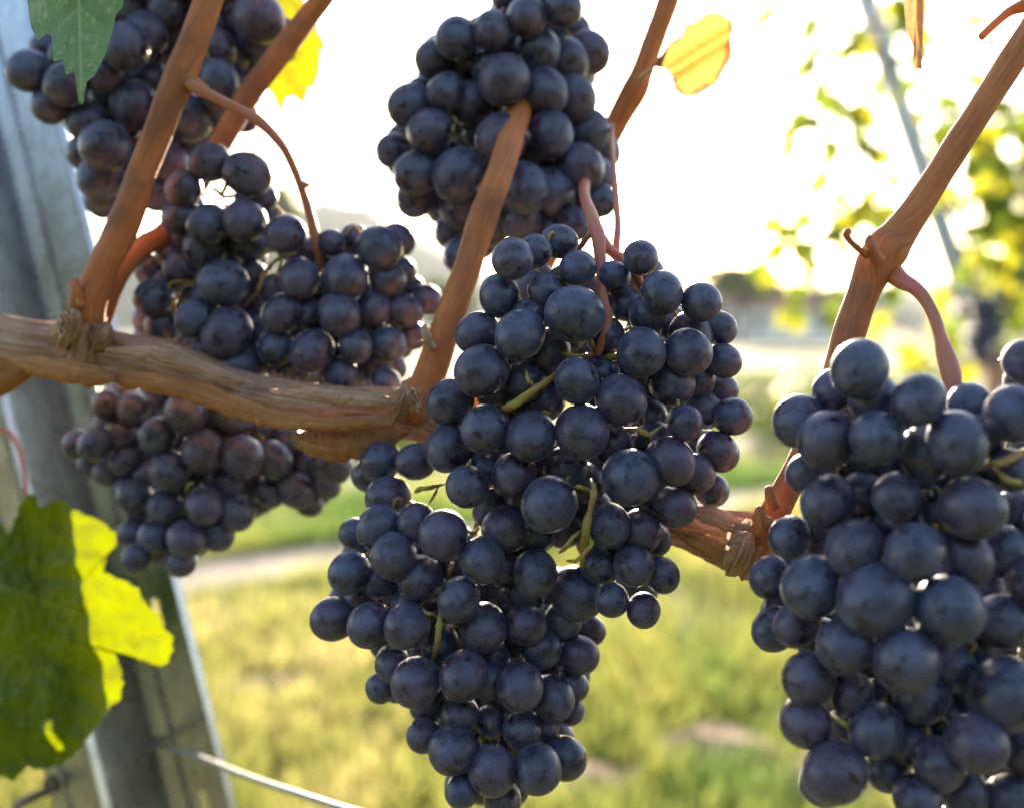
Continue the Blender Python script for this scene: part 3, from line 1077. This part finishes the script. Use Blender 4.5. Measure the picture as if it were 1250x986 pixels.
A = [(36, 87, 24, 0), (80, 103, 24, 0), (63, 129, 22, 1), (57, 58, 16, 2), (153, 57, 27.5, 0), (179, 41, 26, 1), (127, 90, 22, 1), (163, 10, 19, 1), (203, 8, 22, 1), (129, 179, 30, 0),
     (265, 60, 23, 1), (281, 71, 22, 1), (267, 99, 23.5, 0), (290, 30, 22, 2), (124, 216, 26, 1), (127, 242, 23, 2), (156, 211, 24, 2), (165, 128, 28, 2), (185, 105, 26, 2), (225, 142, 29, 2), (237, 165, 26, 2), (250, 132, 24, 2),
     (311, 48, 23, 1), (316, 22, 29, 0), (345, 42, 19, 1), (352, 58, 16, 2), (108, 150, 22, 2), (305, 85, 22, 2), (110, 35, 22, 2), (140, 10, 20, 2), (206, 200, 24, 2), (190, 235, 22, 2), (175, 85, 24, 2), (215, 40, 24, 2), (100, 185, 16, 2), (152, 150, 22, 2),
     (285, 5, 22, 2), (195, 175, 22, 2), (250, 30, 22, 2), (300, 110, 18, 2), (298, 143, 17, 2), (120, -25, 24, 1), (165, -30, 25, 1), (215, -30, 25, 1), (270, -28, 25, 1), (310, -20, 24, 1), (80, 70, 20, 2), (100, 60, 20, 3), (135, 120, 24, 3), (190, 205, 24, 3), (110, 90, 24, 3),
     (206, 235, 20, 3), (150, 235, 22, 3), (230, 110, 26, 3), (215, 80, 26, 3), (180, 150, 26, 3)]
bunch('dark bunch at the top left behind the cane and the pointed green leaf', .358, [(200, -60), (200, 20), (170, 110), (140, 230)], A, bulge=.012, fill=26, seed=1, ped_mat='cane',
      peduncle=[(215, -120, 5), (205, -90, 5), (200, -60, 5)])

B = [(257, 199, 22.5, 0), (302, 213, 26, 0), (224, 231, 21.5, 0), (222, 266, 21, 1), (254, 274, 23.5, 0), (299, 270, 25, 0), (250, 303, 25, 1), (273, 346, 28, 0), (238, 388, 22, 0), (277, 406, 28, 0), (292, 447, 27, 0), (224, 327, 22, 2), (188, 364, 23, 1), (199, 398, 22, 2), (180, 388, 16, 2),
     (319, 240, 16, 2), (253, 428, 19, 1), (348.5, 286.5, 23.5, 0), (404, 297, 17, 1), (434, 290, 15, 2), (463, 303, 26, 0), (486, 293, 19, 2), (366, 340, 24, 0), (422, 338, 26, 0), (472.5, 341, 22, 1), (494, 332, 14, 2), (521, 366, 18, 1), (494, 379, 20.5, 1), (455.5, 377, 21, 1),
     (414.5, 383, 25, 0), (343.5, 383, 22, 0), (374, 382, 20, 1), (381, 429, 25, 0), (434, 423, 20, 0), (474, 420, 21, 1), (460, 441, 18, 1), (416, 458, 21, 1), (471, 466, 17, 1), (337, 424, 22, 1), (504, 410, 17, 2), (482, 447, 13, 2), (333, 352, 17, 2), (390, 350, 17, 2), (370, 458, 18, 2),
     (320, 420, 20, 2), (303, 300, 20, 2), (325, 290, 18, 2), (396, 410, 20, 2), (445, 405, 20, 2), (345, 445, 20, 2), (310, 395, 18, 3), (256, 365, 22, 2), (230, 355, 18, 2), (206, 345, 18, 2), (215, 415, 18, 2), (240, 330, 20, 2), (395, 455, 20, 3), (440, 460, 18, 2), (500, 395, 16, 3), (450, 340, 20, 3), (395, 375, 20, 3), (228, 290, 18, 2), (184, 330, 18, 2), (208, 312, 18, 2), (180, 410, 15, 2)]
bunch('dark bunch resting over the left part of the old branch, between two canes', .338, [(390, 322), (385, 350), (390, 400), (400, 450)], B, bulge=.012, layer=.006, fill=22, seed=2,
      peduncle=[[(228, 100, 8, .318), (245, 110, 7.5, .316), (268, 122, 6.5, .315), (298, 137, 6.5, .315), (318, 150, 6.5, .315), (345, 179, 5.5, .318), (361, 211, 5, .322), (372, 240, 5, .325), (380, 268, 5.5, .328), (386, 296, 6.5, .330), (390, 322, 5, .334), (386, 350, 4, .34)],
                [(366, 222, 3, .322), (372, 226, 4.5, .321), (380, 226, .8, .320)]],
      stalks=[[(390, 322, 4, .335), (368, 300, 2.6, .333), (352, 310, 3., .33), (335, 320, 3, .33), (322, 335, 3.4, .33), (315, 355, 2.6, .33), (300, 372, 2.4, .333)], [(345, 308, 2.6, .328), (330, 306, 2.2, .325), (320, 312, 3.5, .324)],
              [(345, 312, 2.6, .328), (342, 325, 2.2, .325), (338, 336, 3.2, .324)], [(270, 240, 3.4, .328), (266, 234, 2.8, .324), (258, 230, 3.8, .321)], [(270, 240, 3.4, .328), (274, 232, 2.8, .324), (276, 224, 3.6, .321)], [(270, 240, 3.2, .328), (280, 240, 2.8, .324), (286, 238, 3.4, .322)], [(272, 240, 3.4, .33), (280, 265, 2.5, .336), (290, 300, 2.5, .34)],
              [(215, 385, 3, .332), (212, 372, 2.6, .330), (218, 358, 3.4, .329)]])

C = [(132, 494, 18, 1), (95, 542, 17, 1), (117, 542, 19, 0), (147, 531, 19.5, 1), (192, 531, 21.5, 0), (227, 504, 25, 0), (248, 550, 25.5, 0), (296, 557, 25.5, 0), (206, 573, 23.5, 0), (153, 562, 17, 1), (132, 575, 17, 2), (163, 604, 20, 1), (179, 577, 16, 1), (169, 620, 17, 1), (203, 617, 22, 1), (250, 617, 22.5, 0),
     (287, 624, 22.5, 0), (227, 657, 22, 0), (263, 648, 22, 1), (190, 654, 20, 1), (167, 680, 18, 1), (221, 684, 19, 1), (280, 588, 24, 1), (309, 590, 21, 1), (285, 510, 25, 1), (163, 499, 19, 1), (186, 492, 18, 2), (313, 520, 24, 1), (334, 562, 22, 1), (361, 598, 21, 1), (405, 567, 24, 0), (379, 613, 14, 1),
     (397, 592, 17, 1), (340, 590, 20, 2), (372, 572, 20, 2), (260, 520, 22, 2), (160, 650, 14, 2), (215, 545, 20, 2), (230, 600, 20, 2), (345, 530, 20, 2), (182, 548, 20, 2), (220, 635, 20, 2), (178, 640, 16, 2), (245, 470, 20, 2), (200, 475, 18, 2), (150, 478, 16, 2), (290, 480, 20, 2), (320, 610, 14, 2), (385, 545, 20, 2), (110, 565, 14, 2)]
bunch('shaded bunch hanging under the left part of the old branch, before the metal post', .362, [(240, 470), (240, 520), (225, 600), (205, 680)], C, bulge=.012, fill=26, seed=3, ped_mat='cane',
      peduncle=[(235, 440, 4), (238, 455, 4), (240, 470, 4)], stalks=[[(226, 600, 3, .345), (232, 590, 3, .342), (236, 590, 4, .341)], [(222, 542, 2.4, .345), (219, 548, 3.6, .342)]])

Dg = [(557, 47, 25, 0), (600, 37, 22, 0), (529, 72, 22, 1), (501, 129, 25.5, 0), (544, 113, 22, 0), (525, 161, 27, 0), (481, 184.5, 21, 1), (508, 212, 26, 0), (508, 241, 23, 1), (559.6, 213.5, 30, 0), (574, 126, 24.5, 1), (598, 82, 22, 1), (616, 98, 30, 0), (643.5, 21, 24, 0), (688, 10, 22, 0), (612, 170, 30, 0),
      (655, 62, 28, 1), (565, 252, 26, 1), (553, 281, 21, 1), (557, 313, 15, 1), (704, 274, 17, 1), (690, 75, 27, 1), (718, 65, 26, 2), (665, 112, 27, 1), (700, 120, 27, 1), (672, 165, 27, 1), (715, 160, 27, 2), (640, 230, 29, 0), (672, 235, 28, 1), (708, 205, 28, 1), (725, 215, 24, 2), (635, 268, 25, 1), (668, 282, 22, 1),
      (590, 160, 24, 2), (575, 180, 22, 2), (615, 130, 25, 2), (580, 240, 24, 2), (600, 275, 24, 2), (610, 215, 26, 2), (640, 135, 26, 2), (650, 190, 26, 2), (690, 250, 22, 2), (585, 295, 22, 2), (625, 55, 22, 2), (538, 190, 22, 2), (540, 135, 22, 3), (700, 40, 22, 2), (655, -15, 24, 2), (690, -20, 22, 2), (622, -5, 22, 3), (590, 110, 22, 3), (735, 185, 22, 2), (640, 95, 24, 3), (735, 245, 17, 2)]
bunch('sunlit upper middle bunch straight in front of the sun, above the main bunch', .348, [(655, -40), (640, 60), (640, 160), (630, 290)], Dg, bulge=.014, fill=24, seed=4, ped_mat='cane',
      peduncle=[(650, -110, 5), (652, -70, 5), (655, -40, 4)], stalks=[[(556, 150, 2, .33), (553, 158, 2, .33), (556, 166, 2.4, .331)]])

Eg = [(625.5, 316, 24.5, 0), (652, 307, 20, 1), (705, 328, 21.5, 1), (682, 293, 18, 2), (749, 333, 14, 2), (701.5, 384, 33.5, 0), (634.5, 409, 29, 0), (610, 361, 24, 1), (663, 353, 18, 1), (648, 386, 22, 1), (782, 315, 21, 1), (808, 358, 25, 0), (791, 384, 23, 1), (856, 369, 23.5, 0), (882, 401, 17, 1), (786, 401, 21, 1),
      (783, 430, 29, 0), (843, 409, 26, 1), (840, 430, 28, 0), (885, 441, 19, 1), (820, 467, 27, 0), (858, 464, 15, 2), (758, 488, 30, 0), (704, 465, 26, 0), (860, 500, 22, 1), (894, 508, 22.5, 1), (884, 476, 14, 2), (583, 407, 25, 1), (588, 453, 31, 0), (549, 491, 27, 1), (591, 523, 27.5, 0), (547, 547, 26, 1), (571, 594, 25.5, 0),
      (596, 570, 21, 1), (648, 532, 29, 0), (710.5, 527, 32.5, 0), (769, 582, 33.5, 0), (818, 563, 28, 0), (836, 515.6, 21, 0), (876.7, 551, 23, 1), (848, 578, 23.5, 1), (872, 598, 17, 2), (627, 579, 26, 1), (670.5, 615, 33, 0), (745, 540, 24, 2), (792, 508, 22, 2), (690, 572, 26, 2), (824, 618, 25, 1), (742, 641, 27, 1), (782, 648, 25, 1),
      (803, 659, 15, 2), (618, 645, 28, 2), (774, 690, 24, 1), (808, 701.5, 21, 1), (747, 732, 20, 1), (786, 745, 19.5, 1), (733, 690, 22, 2), (655, 650, 24, 2), (464.7, 563, 23.5, 3), (508, 563, 22, 3), (445, 580, 13, 3), (640, 465, 26, 2), (670, 430, 26, 2), (610, 480, 24, 2), (665, 490, 24, 2), (735, 455, 22, 2), (625, 440, 24, 3), (740, 410, 22, 2),
      (800, 540, 24, 2), (690, 410, 24, 3), (600, 620, 22, 2), (640, 610, 24, 2), (715, 590, 24, 3), (800, 600, 24, 2), (760, 660, 22, 2), (678, 455, 24, 3), (730, 505, 24, 3), (770, 450, 24, 3), (690, 645, 22, 3), (665, 560, 26, 3), (800, 440, 22, 3), (574, 560, 22, 3), (560, 520, 24, 3), (640, 500, 24, 3), (765, 370, 18, 3), (688, 345, 20, 3)]
bunch('large sharp purple bunch in the middle, before the branch, on a pink stalk', .300, [(741, 400), (735, 440), (725, 520), (720, 600), (712, 690)], Eg, bulge=.026, layer=.006, fill=14, seed=5,
      peduncle=[[(730, 194, 5.5, .367), (717, 212, 6, .353), (713, 232, 6.5, .326), (716, 248, 6.8, .307), (721, 260, 7, .297), (730, 290, 9, .289), (734, 330, 7, .286), (736, 364, 6.5, .284), (741, 394, 8, .283), (736, 412, 6.5, .282), (729, 434, 4.5, .283)],
                [(731, 288, 7.5, .289), (744, 305, 6.5, .289), (758, 316, 7.5, .290), (770, 324, 8.5, .290), (779, 340, 5.5, .290), (785, 356, 3.5, .290), (789, 366, 2.6, .291)], [(770, 322, 6, .290), (778, 318, 3.2, .288), (794, 318, 3, .287), (803, 322, 3.4, .287)],
                [(729, 282, 5, .290), (719, 288, 4, .291), (710, 300, 4, .293), (703, 307, 3, .295), (692, 309, 2.2, .297)], [(748, 150, 3, .366), (747, 172, 3, .340), (749, 200, 3.2, .318), (752, 240, 3.6, .302), (754, 275, 4.2, .294), (752, 308, 5, .290)],
                [(764, 322, 6, .291), (760, 345, 4, .294), (754, 365, 3.4, .297)]],
      stalks=[[(708, 438, 4, .283), (695, 448, 3.4, .279), (672, 462, 4.2, .274), (654, 474, 5, .272), (640, 485, 5.4, .272), (622, 496, 6.5, .274), (612, 503, 5, .278)], [(652, 474, 4, .272), (645, 464, 3.2, .272), (642, 452, 3.4, .272)],
              [(722, 585, 4, .270), (725, 600, 4.5, .270), (720, 625, 4.5, .270), (714, 650, 6, .270), (710, 690, 5.5, .274)], [(722, 600, 4, .270), (708, 594, 3, .270), (700, 595, 3.5, .271)], [(714, 645, 4, .269), (700, 655, 3, .268), (690, 668, 3.2, .268), (683, 674, 3, .27)], [(716, 655, 4, .268), (722, 664, 3, .267), (705, 683, 2.8, .267), (693, 684, 3.2, .267)],
              [(729, 430, 4, .280), (716, 434, 3, .277), (695, 433, 2.4, .276), (680, 428, 2., .278)], [(727, 432, 4, .279), (722, 418, 3, .276), (719, 410, 3, .276)], [(733, 436, 4, .281), (748, 436, 4.5, .280), (762, 436, 4, .282)],
              [(762, 523, 2.4, .273), (780, 524, 3.4, .272), (792, 530, 3.4, .272), (806, 521, 2.2, .274)], [(690, 350, 2.5, .285), (680, 346, 3.2, .284), (668, 336, 3.4, .283), (654, 328, 3.2, .284)], [(752, 365, 2., .292), (758, 380, 2, .291), (750, 395, 2, .291), (756, 410, 2, .292)],
              [(760, 350, 2.4, .29), (766, 366, 2.2, .289), (757, 376, 2, .289), (764, 392, 2, .29)], [(570, 575, 2.2, .276), (572, 566, 2.6, .275), (575, 560, 2, .276)]])

Fg = [(474, 606.5, 25, 1), (463, 643, 26, 0), (508, 637, 22.5, 1), (541, 652, 29.5, 0), (431, 650, 16, 2), (588.6, 683, 26, 0), (480, 678, 27, 0), (427, 699, 25, 0), (513, 705, 26.5, 0), (464, 709, 21, 1), (560, 731, 25, 0), (654, 699, 26, 0), (702.8, 724, 31, 0), (613, 690, 24, 2), (640, 722, 24, 2), (406.7, 755, 26, 0), (453, 763, 27, 0),
      (497, 764, 27, 0), (590, 766, 29, 1), (479, 810, 21, 1), (466, 838, 19, 1), (508, 832, 29, 0), (487, 835, 20, 2), (566, 824, 28.5, 0), (598, 830, 22, 1), (561, 873, 23, 0), (518, 897, 21, 1), (552, 915, 28.5, 0), (524, 858, 22, 2), (564, 965, 20.5, 0), (600.5, 940, 29, 0), (613, 975, 22, 1), (537, 787, 22, 2), (642, 762, 24, 1), (660, 791, 24, 1),
      (706.7, 799, 23, 1), (687, 757, 22, 1), (720, 768, 17, 2), (635, 838, 27.5, 0), (674, 852, 26, 1), (698, 836, 18, 2), (698, 866, 14, 2), (637, 890, 23, 1), (688, 925, 26, 1), (656, 938, 29, 0), (666, 887, 16, 2), (500, 735, 22, 2), (440, 730, 18, 2), (600, 800, 22, 2), (540, 830, 22, 2), (600, 880, 20, 2), (585, 905, 22, 3), (640, 660, 22, 3),
      (560, 690, 22, 2), (520, 670, 22, 3), (690, 790, 22, 2), (620, 740, 22, 3), (660, 830, 22, 3), (530, 750, 20, 3), (610, 850, 22, 3), (640, 910, 20, 3), (450, 670, 20, 3), (600, 720, 22, 3), (670, 760, 22, 3), (580, 790, 20, 3), (550, 855, 20, 3), (625, 780, 22, 3)]
bunch('long dark blue bunch at the bottom centre, tapering below the main bunch', .308, [(590, 600), (575, 680), (570, 760), (600, 850), (610, 960)], Fg, bulge=.026, layer=.006, fill=24, seed=6,
      peduncle=[(640, 560, 4, .312), (610, 585, 4, .312), (590, 600, 4, .312)],
      stalks=[[(553, 683, 4, .287), (551, 692, 4, .285), (547, 705, 4, .285)], [(541, 735, 3.2, .284), (537, 755, 4, .281), (534, 780, 4, .280), (529, 802, 4.6, .281)], [(536, 755, 2.8, .281), (524, 748, 2.6, .281), (512, 752, 3.4, .282)], [(537, 760, 2.6, .281), (550, 763, 2., .280), (560, 764, 2.6, .281)],
              [(597, 865, 3.6, .290), (598, 885, 3.2, .289), (599, 905, 3.2, .290)], [(544, 590, 2.6, .288), (530, 594, 2.6, .286), (516, 596, 3.6, .285), (508, 599, 5.5, .285)], [(536, 592, 2.2, .287), (530, 604, 2.2, .286), (524, 614, 2., .286)], [(566, 640, 3, .289), (576, 650, 3, .288), (584, 645, 3.6, .287)]])

Gg = [(1049, 451, 33, 0), (1066, 487, 28, 0), (1121, 489, 30, 0), (1011, 476, 18, 2), (975, 514, 30.5, 0), (1009, 537, 34, 0), (1070.5, 534, 31.5, 0), (1132, 552, 32, 1), (1168, 540, 34, 0), (1200, 530, 26, 2), (1192, 493, 17, 2), (1237, 505, 33, 0), (1254, 440, 22, 1), (1256, 464, 22, 2), (986, 578, 23, 1), (1010, 612, 31, 1), (964, 655, 24, 1),
      (1000, 650, 24, 2), (940, 704, 24, 1), (991, 716, 35, 0), (1044, 670, 34, 0), (1069, 731, 43, 0), (1117, 674, 34, 0), (1158, 744, 41, 0), (1187, 620, 37, 0), (1094, 605, 28, 1), (1100, 636, 28, 1), (1052, 600, 24, 2), (1143, 625, 26, 2), (1176, 680, 32, 1), (1224, 672, 31, 1), (1262, 710, 30, 0), (1058, 634, 22, 2), (1244, 575, 14, 1),
      (940, 767, 20, 1), (973, 762, 26, 1), (987, 828, 31, 0), (983, 881, 30, 0), (1019, 942, 36, 0), (1004, 957, 24, 2), (1031, 788, 33, 0), (1105, 806, 39, 0), (1224, 758, 32, 1), (1226, 847, 41, 0), (1035, 847, 20, 1), (1069, 890, 31, 1), (1158, 815, 28, 2), (1123, 850, 32, 2), (1110, 905, 29, 1), (1146, 932, 30, 1), (1192, 907, 34, 0), (1081, 940, 22, 2),
      (1120, 975, 28, 1), (1176, 965, 28, 2), (1232, 974, 28, 1), (1250, 915, 30, 1), (1090, 560, 24, 3), (1200, 720, 28, 3), (1085, 850, 26, 3), (1040, 720, 28, 3), (1130, 760, 30, 3), (1190, 790, 28, 3), (1190, 850, 28, 3), (1060, 800, 26, 3), (1000, 780, 26, 3), (1240, 630, 30, 2), (1130, 600, 28, 3), (1150, 880, 28, 3), (1240, 800, 28, 3), (975, 690, 24, 3),
      (1290, 500, 30, 1), (1290, 560, 30, 1), (1285, 640, 32, 1), (1300, 770, 33, 1), (1295, 840, 33, 1), (1290, 900, 32, 1), (1220, 1010, 30, 2), (1170, 1015, 30, 2), (1120, 1030, 30, 2), (1320, 700, 32, 2), (1060, 560, 26, 3), (1180, 580, 28, 3), (1010, 580, 24, 3), (1030, 890, 22, 3)]
bunch('big softly blurred blue bunch on the right edge below the forked cane', .262, [(1165, 495), (1165, 560), (1150, 700), (1140, 850), (1140, 990)], Gg, bulge=.040, layer=.006, fill=14, seed=7,
      peduncle=[[(1078, 310, 14, .2725), (1088, 330, 13, .271), (1099, 342, 11, .268), (1114, 350, 8.5, .264), (1128, 364, 7.5, .262), (1140, 386, 7.5, .259), (1147, 408, 8, .256), (1153, 430, 11, .253), (1160, 455, 12, .250), (1165, 480, 9, .248), (1168, 505, 8, .25)]],
      stalks=[[(1255, 548, 7, .228), (1240, 556, 5.5, .224), (1222, 564, 4.6, .221), (1208, 566, 4, .222), (1196, 574, 4, .226)], [(1255, 588, 6, .226), (1238, 588, 4.6, .222), (1224, 582, 4.4, .221), (1212, 568, 4, .222)], [(1132, 598, 3.4, .232), (1124, 602, 4, .231), (1112, 606, 3.6, .232)], [(1040, 905, 3.4, .232), (1036, 888, 3.4, .230), (1026, 880, 3.8, .230), (1016, 872, 4.6, .231)], [(1034, 500, 3, .236), (1030, 494, 3, .236)]])

# ------------------------------------------------------------------ metal post
PD = .47
p_top, p_bot = at(62, 40, PD), at(299, 986, PD)
axis_dir = (p_bot - p_top).normalized()              # along the right edge, downwards
side = (RT - axis_dir * RT.dot(axis_dir)).normalized()
face = axis_dir.cross(side).normalized()
if face.dot(FW) > 0: face = -face                    # towards the camera
K = PD / F_PX
# cross-section: offsets (u across in px from the right edge, v towards the camera in mm)
PROF = [(-214, -2), (-211, 8), (-194, 12), (-190, 11), (-178, 14), (-174, 16.6), (-142, 24), (-137, 24.2), (-133, 22), (-100, -6), (-95, -8), (-81, -8), (-79, -5.4), (-75, -5.4), (-73, -8), (-25, -8), (-20, -5), (-2, 15), (0, 13)]
wb = at(0, 493, PD)
step = (p_bot - p_top) / 946.0                       # per pixel of height
def post_pt(u, v, t):
    return p_top + step * (t - 40) + side * (u * K) + face * (v * .001)
SLOTS = [(470, 16), (738, 17), (975, 17)]
ts = sorted(set([-260, 1280] + [s + q for s, h in SLOTS for q in (-h, h)] + list(range(-200, 1280, 60))))
us = []
for i in range(len(PROF)):
    us.append(PROF[i])
    if PROF[i] == (-73, -8): us += [(-56, -8), (-49, -8)]
V, Fc = [], []
for t in ts:
    for (u, v) in us: V.append(post_pt(u, v, t))
nu = len(us)
ku = us.index((-56, -8))
for j in range(len(ts) - 1):
    mid = (ts[j] + ts[j + 1]) / 2
    for i in range(nu - 1):
        if i == ku and any(abs(mid - s) < h for s, h in SLOTS): continue
        Fc.append((j * nu + i, j * nu + i + 1, (j + 1) * nu + i + 1, (j + 1) * nu + i))
post = mesh_obj('vineyard_post', V, Fc, M['zinc'], None, False, post_pt(-100, 0, 1280))
md = post.modifiers.new('thickness', 'SOLIDIFY')
md.thickness = .0016
tag(post, 'leaning galvanised metal vineyard post with slots, behind the left bunches', 'post')

wr = Build().add(ptube([(184, 906, 3.8, .478), (196, 909, 3.8, .468), (237, 922, 3.9, .44), (300, 947, 3.9, .41), (360, 967, 3.9, .39), (427, 988, 3.9, .375), (560, 1024, 3.9, .35), (700, 1060, 3.9, .33)], .4, sub=8, seg=10))
tag(wr.obj('trellis_wire', M['wire'], None, True, at(300, 947, .41)), 'grey trellis wire running from the post to the bottom edge', 'wire')
ow = Build().add(ptube([(130, 925, 4.2, .50), (88, 950, 4.2, .47), (62, 964, 4.4, .46), (35, 976, 4.4, .45), (0, 998, 4.2, .44), (-60, 1030, 4.2, .43)], .46, sub=8, seg=8))
hx = []
for i in range(60):
    f = i / 59
    x = 88 - 70 * f
    y = 950 + 33 * f
    hx.append((x + 3.6 * math.sin(i * 1.1), y + 4.2 * math.cos(i * 1.1), 2.4, .463 + .0016 * math.sin(i * 1.1 + 1)))
ow.add(ptube(hx, .46, sub=2, seg=6))
ow.add(ptube([(72, 962, 4, .455), (66, 953, 5.5, .452), (60, 950, 5, .452), (54, 957, 4, .455)], .46, sub=5, seg=8))
tag(ow.obj('twisted_wire', M['oldwire'], None, True, at(62, 964, .46)), 'dark twisted wire end in the bottom left corner under the big leaf', 'wire')

# ------------------------------------------------------------------ the next row, far behind the focus
DB = 2.2
fp = Build()
V, Fc = [], []
for t_, y_ in ((0, -200), (1, 405), (2, 900)):
    pass
bt, bb_ = at(996, -180, 2.3), at(1215, 470, 2.3)
dirp = (bb_ - bt).normalized()
bot = bt + dirp * ((bt.z + .05) / -dirp.z)
sx = (RT - dirp * RT.dot(dirp)).normalized()
fx = dirp.cross(sx)
prof = [(-.020, -.012), (-.020, .012), (-.008, .012), (-.006, -.004), (.006, -.004), (.008, .012), (.020, .012), (.020, -.012)]
for q in (bt, bot):
    for (u, v) in prof: V.append(q + sx * u + fx * v)
for i in range(7): Fc.append((i, i + 1, 9 + i, 8 + i))
o = mesh_obj('vineyard_post', V, Fc, M['zinc_glare'], None, False, bot)
md = o.modifiers.new('thickness', 'SOLIDIFY')
md.thickness = .002
tag(o, 'blurred glare-paled metal post of the next row, behind the right cane', 'post')

bv = empty('grape_vine', at(1216, 470, 2.25) * 1.0)
bv.location.z = 0
tag(bv, 'blurred yellow green vine of the next row at the upper right', 'grape vine')
LEAVES = [(938, 26), (986, 40), (1033, 79), (967, 98), (994, 103), (1065, 132), (1057, 164), (1078, 195), (965, 158), (996, 195), (1025, 195), (1147, 121), (1105, 82), (1068, 26), (1110, 16), (1131, 48), (1213, 5), (1234, 140), (1245, 165), (1184, 193), (1208, 232), (1224, 248), (1049, 250), (1136, 172), (1155, 232),
          (1049, 256), (1041, 274), (1084, 264), (983, 274), (986, 309), (965, 356), (965, 385), (938, 335), (1018, 385), (946, 274), (1210, 258), (1232, 272), (1237, 300), (1197, 309), (1195, 346), (1210, 355), (1229, 340), (1242, 367), (1237, 395), (1160, 388), (1163, 412), (1068, 404), (1092, 367), (1110, 441), (1000, 150), (1012, 60),
          (1250, 200), (1262, 230), (1255, 280), (1270, 330), (1262, 380), (1280, 420), (1230, 430), (1285, 180), (1300, 260), (1310, 330), (1300, 100), (1215, 200), (1225, 320), (1250, 330), (1240, 440), (1190, 435), (1265, 450), (1205, 270), (1176, 330), (1180, 365), (940, 5), (975, -20), (1010, -25), (1050, -30), (1110, -30), (1180, -20), (1240, -30), (1290, 30),
          (1190, 100), (1172, 150), (1205, 180), (1010, 110), (1045, 60), (1085, 60), (1075, 100), (1040, 140), (1000, 240), (1010, 290), (1030, 310), (960, 300), (958, 200), (1020, 250)]
rl = random.Random(4)
base = leaf_outline(60)
V, Fc = [], []
for (x, y) in LEAVES:
    for rep in range(6 if (x > 1150 and y > 120) else 4):
        d = rl.uniform(2.0, 2.6)
        if (x - 1200) ** 2 + (y - 400) ** 2 < 60 ** 2: d += .45
        c = at(x + rl.uniform(-9, 9) * (1 + .7 * rep), y + rl.uniform(-9, 9) * (1 + .7 * rep), d)
        s = rl.uniform(.028, .048) * (1.12 if x > 1130 else 1)
        n_ = Vector((rl.gauss(0, .6), -1 + rl.gauss(0, .5), rl.gauss(0, .5))).normalized()
        u_ = (Vector((rl.gauss(0, .5), 0, -1)) - n_ * Vector((0, 0, -1)).dot(n_)).normalized()
        w_ = n_.cross(u_)
        b0 = len(V)
        V.append(c)
        for (ox, oy) in base:
            q = c + w_ * ox * s + u_ * (oy - .3) * s + n_ * s * (.35 * ox * ox - .2 * oy * oy)
            V.append(q)
        for i in range(60): Fc.append((b0, b0 + 1 + i, b0 + 1 + (i + 1) % 60))
fo = mesh_obj('foliage', V, Fc, M['leaf_far'], bv, True)
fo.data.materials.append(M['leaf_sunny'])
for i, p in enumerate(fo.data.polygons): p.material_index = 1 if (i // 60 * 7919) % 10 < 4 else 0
sh = Build()
for path in ([(1216, 470), (1205, 420), (1190, 330), (1200, 200), (1215, 60), (1225, -80)], [(1205, 400), (1110, 300), (1080, 150), (1060, -60)], [(1205, 420), (1100, 400), (1020, 300), (1000, 150), (985, -60)], [(985, 60), (965, 150), (950, 250), (960, 380)], [(1216, 440), (1240, 300), (1255, 100), (1260, -80)],
             [(1060, 30), (1110, 40), (1140, 110), (1150, 230)]):
    sh.add(ptube([(x, y, 1.7, 2.25 + .05 * math.sin(x)) for x, y in path], 2.25, sub=6, seg=6))
sh.obj('shoot', M['cane'], bv)
tp = at(1216, 455, 2.25)
Build().add(tube([(tp.x + .03, tp.y, -.05, .032), (tp.x + .02, tp.y, .3, .026), (tp.x - .01, tp.y, .6, .024), (tp.x, tp.y, tp.z, .022), (tp.x + .02, tp.y, tp.z + .05, .016)], 8, 14, ridges=.2, rough=.2, freq=20)).obj('trunk', M['cordon'], bv)

BG = []
rb = random.Random(9)
for k in range(120):
    x = 1200 + rb.gauss(0, 13)
    y = rb.uniform(366, 440)
    wlim = 30 if y < 405 else 30 - (y - 405) * .6
    if abs(x - 1200) > wlim: continue
    BG.append((x, y, rb.uniform(4.6, 5.6), rb.choice((0, 1, 2))))
bunch('small blurred dark bunch on the vine of the next row at the right', 2.22, [(1200, 350), (1200, 400), (1198, 440)], BG, bulge=.05, layer=.02, seed=12, peduncle=[(1195, 330, 1.4), (1198, 340, 1.4), (1200, 352, 1.4)])


# ------------------------------------------------------------------ unseen leaf row, added to block low sky and reflect dark
M['leaf_blocker'] = mat_plain('dark_blocker_leaves', (.016, .022, .012), (.03, .04, .02), 30, .6)
rv = random.Random(21)
V, Fc = [], []
for i in range(5200):
    c = Vector((rv.uniform(-3.2, 3.2), -1.9 + rv.gauss(0, .2), .35 + 1.6 * rv.random()))
    n_ = Vector((rv.gauss(0, .6), 1, rv.gauss(0, .6))).normalized()
    u_ = n_.orthogonal().normalized()
    w_ = n_.cross(u_)
    s = rv.uniform(.05, .09)
    b0 = len(V)
    V += [c + (u_ * math.cos(a) + w_ * math.sin(a)) * s * k for a, k in ((0, 1), (1.05, .7), (2.1, .95), (3.14, .5), (4.2, .95), (5.24, .7))]
    Fc.append(tuple(range(b0, b0 + 6)))
tag(mesh_obj('vine_foliage', V, Fc, M['leaf_blocker'], None, False, (0, -1.9, .5)), 'unseen leafy row added behind the camera to block low sky and darken reflections', 'vine row', kind='stuff')
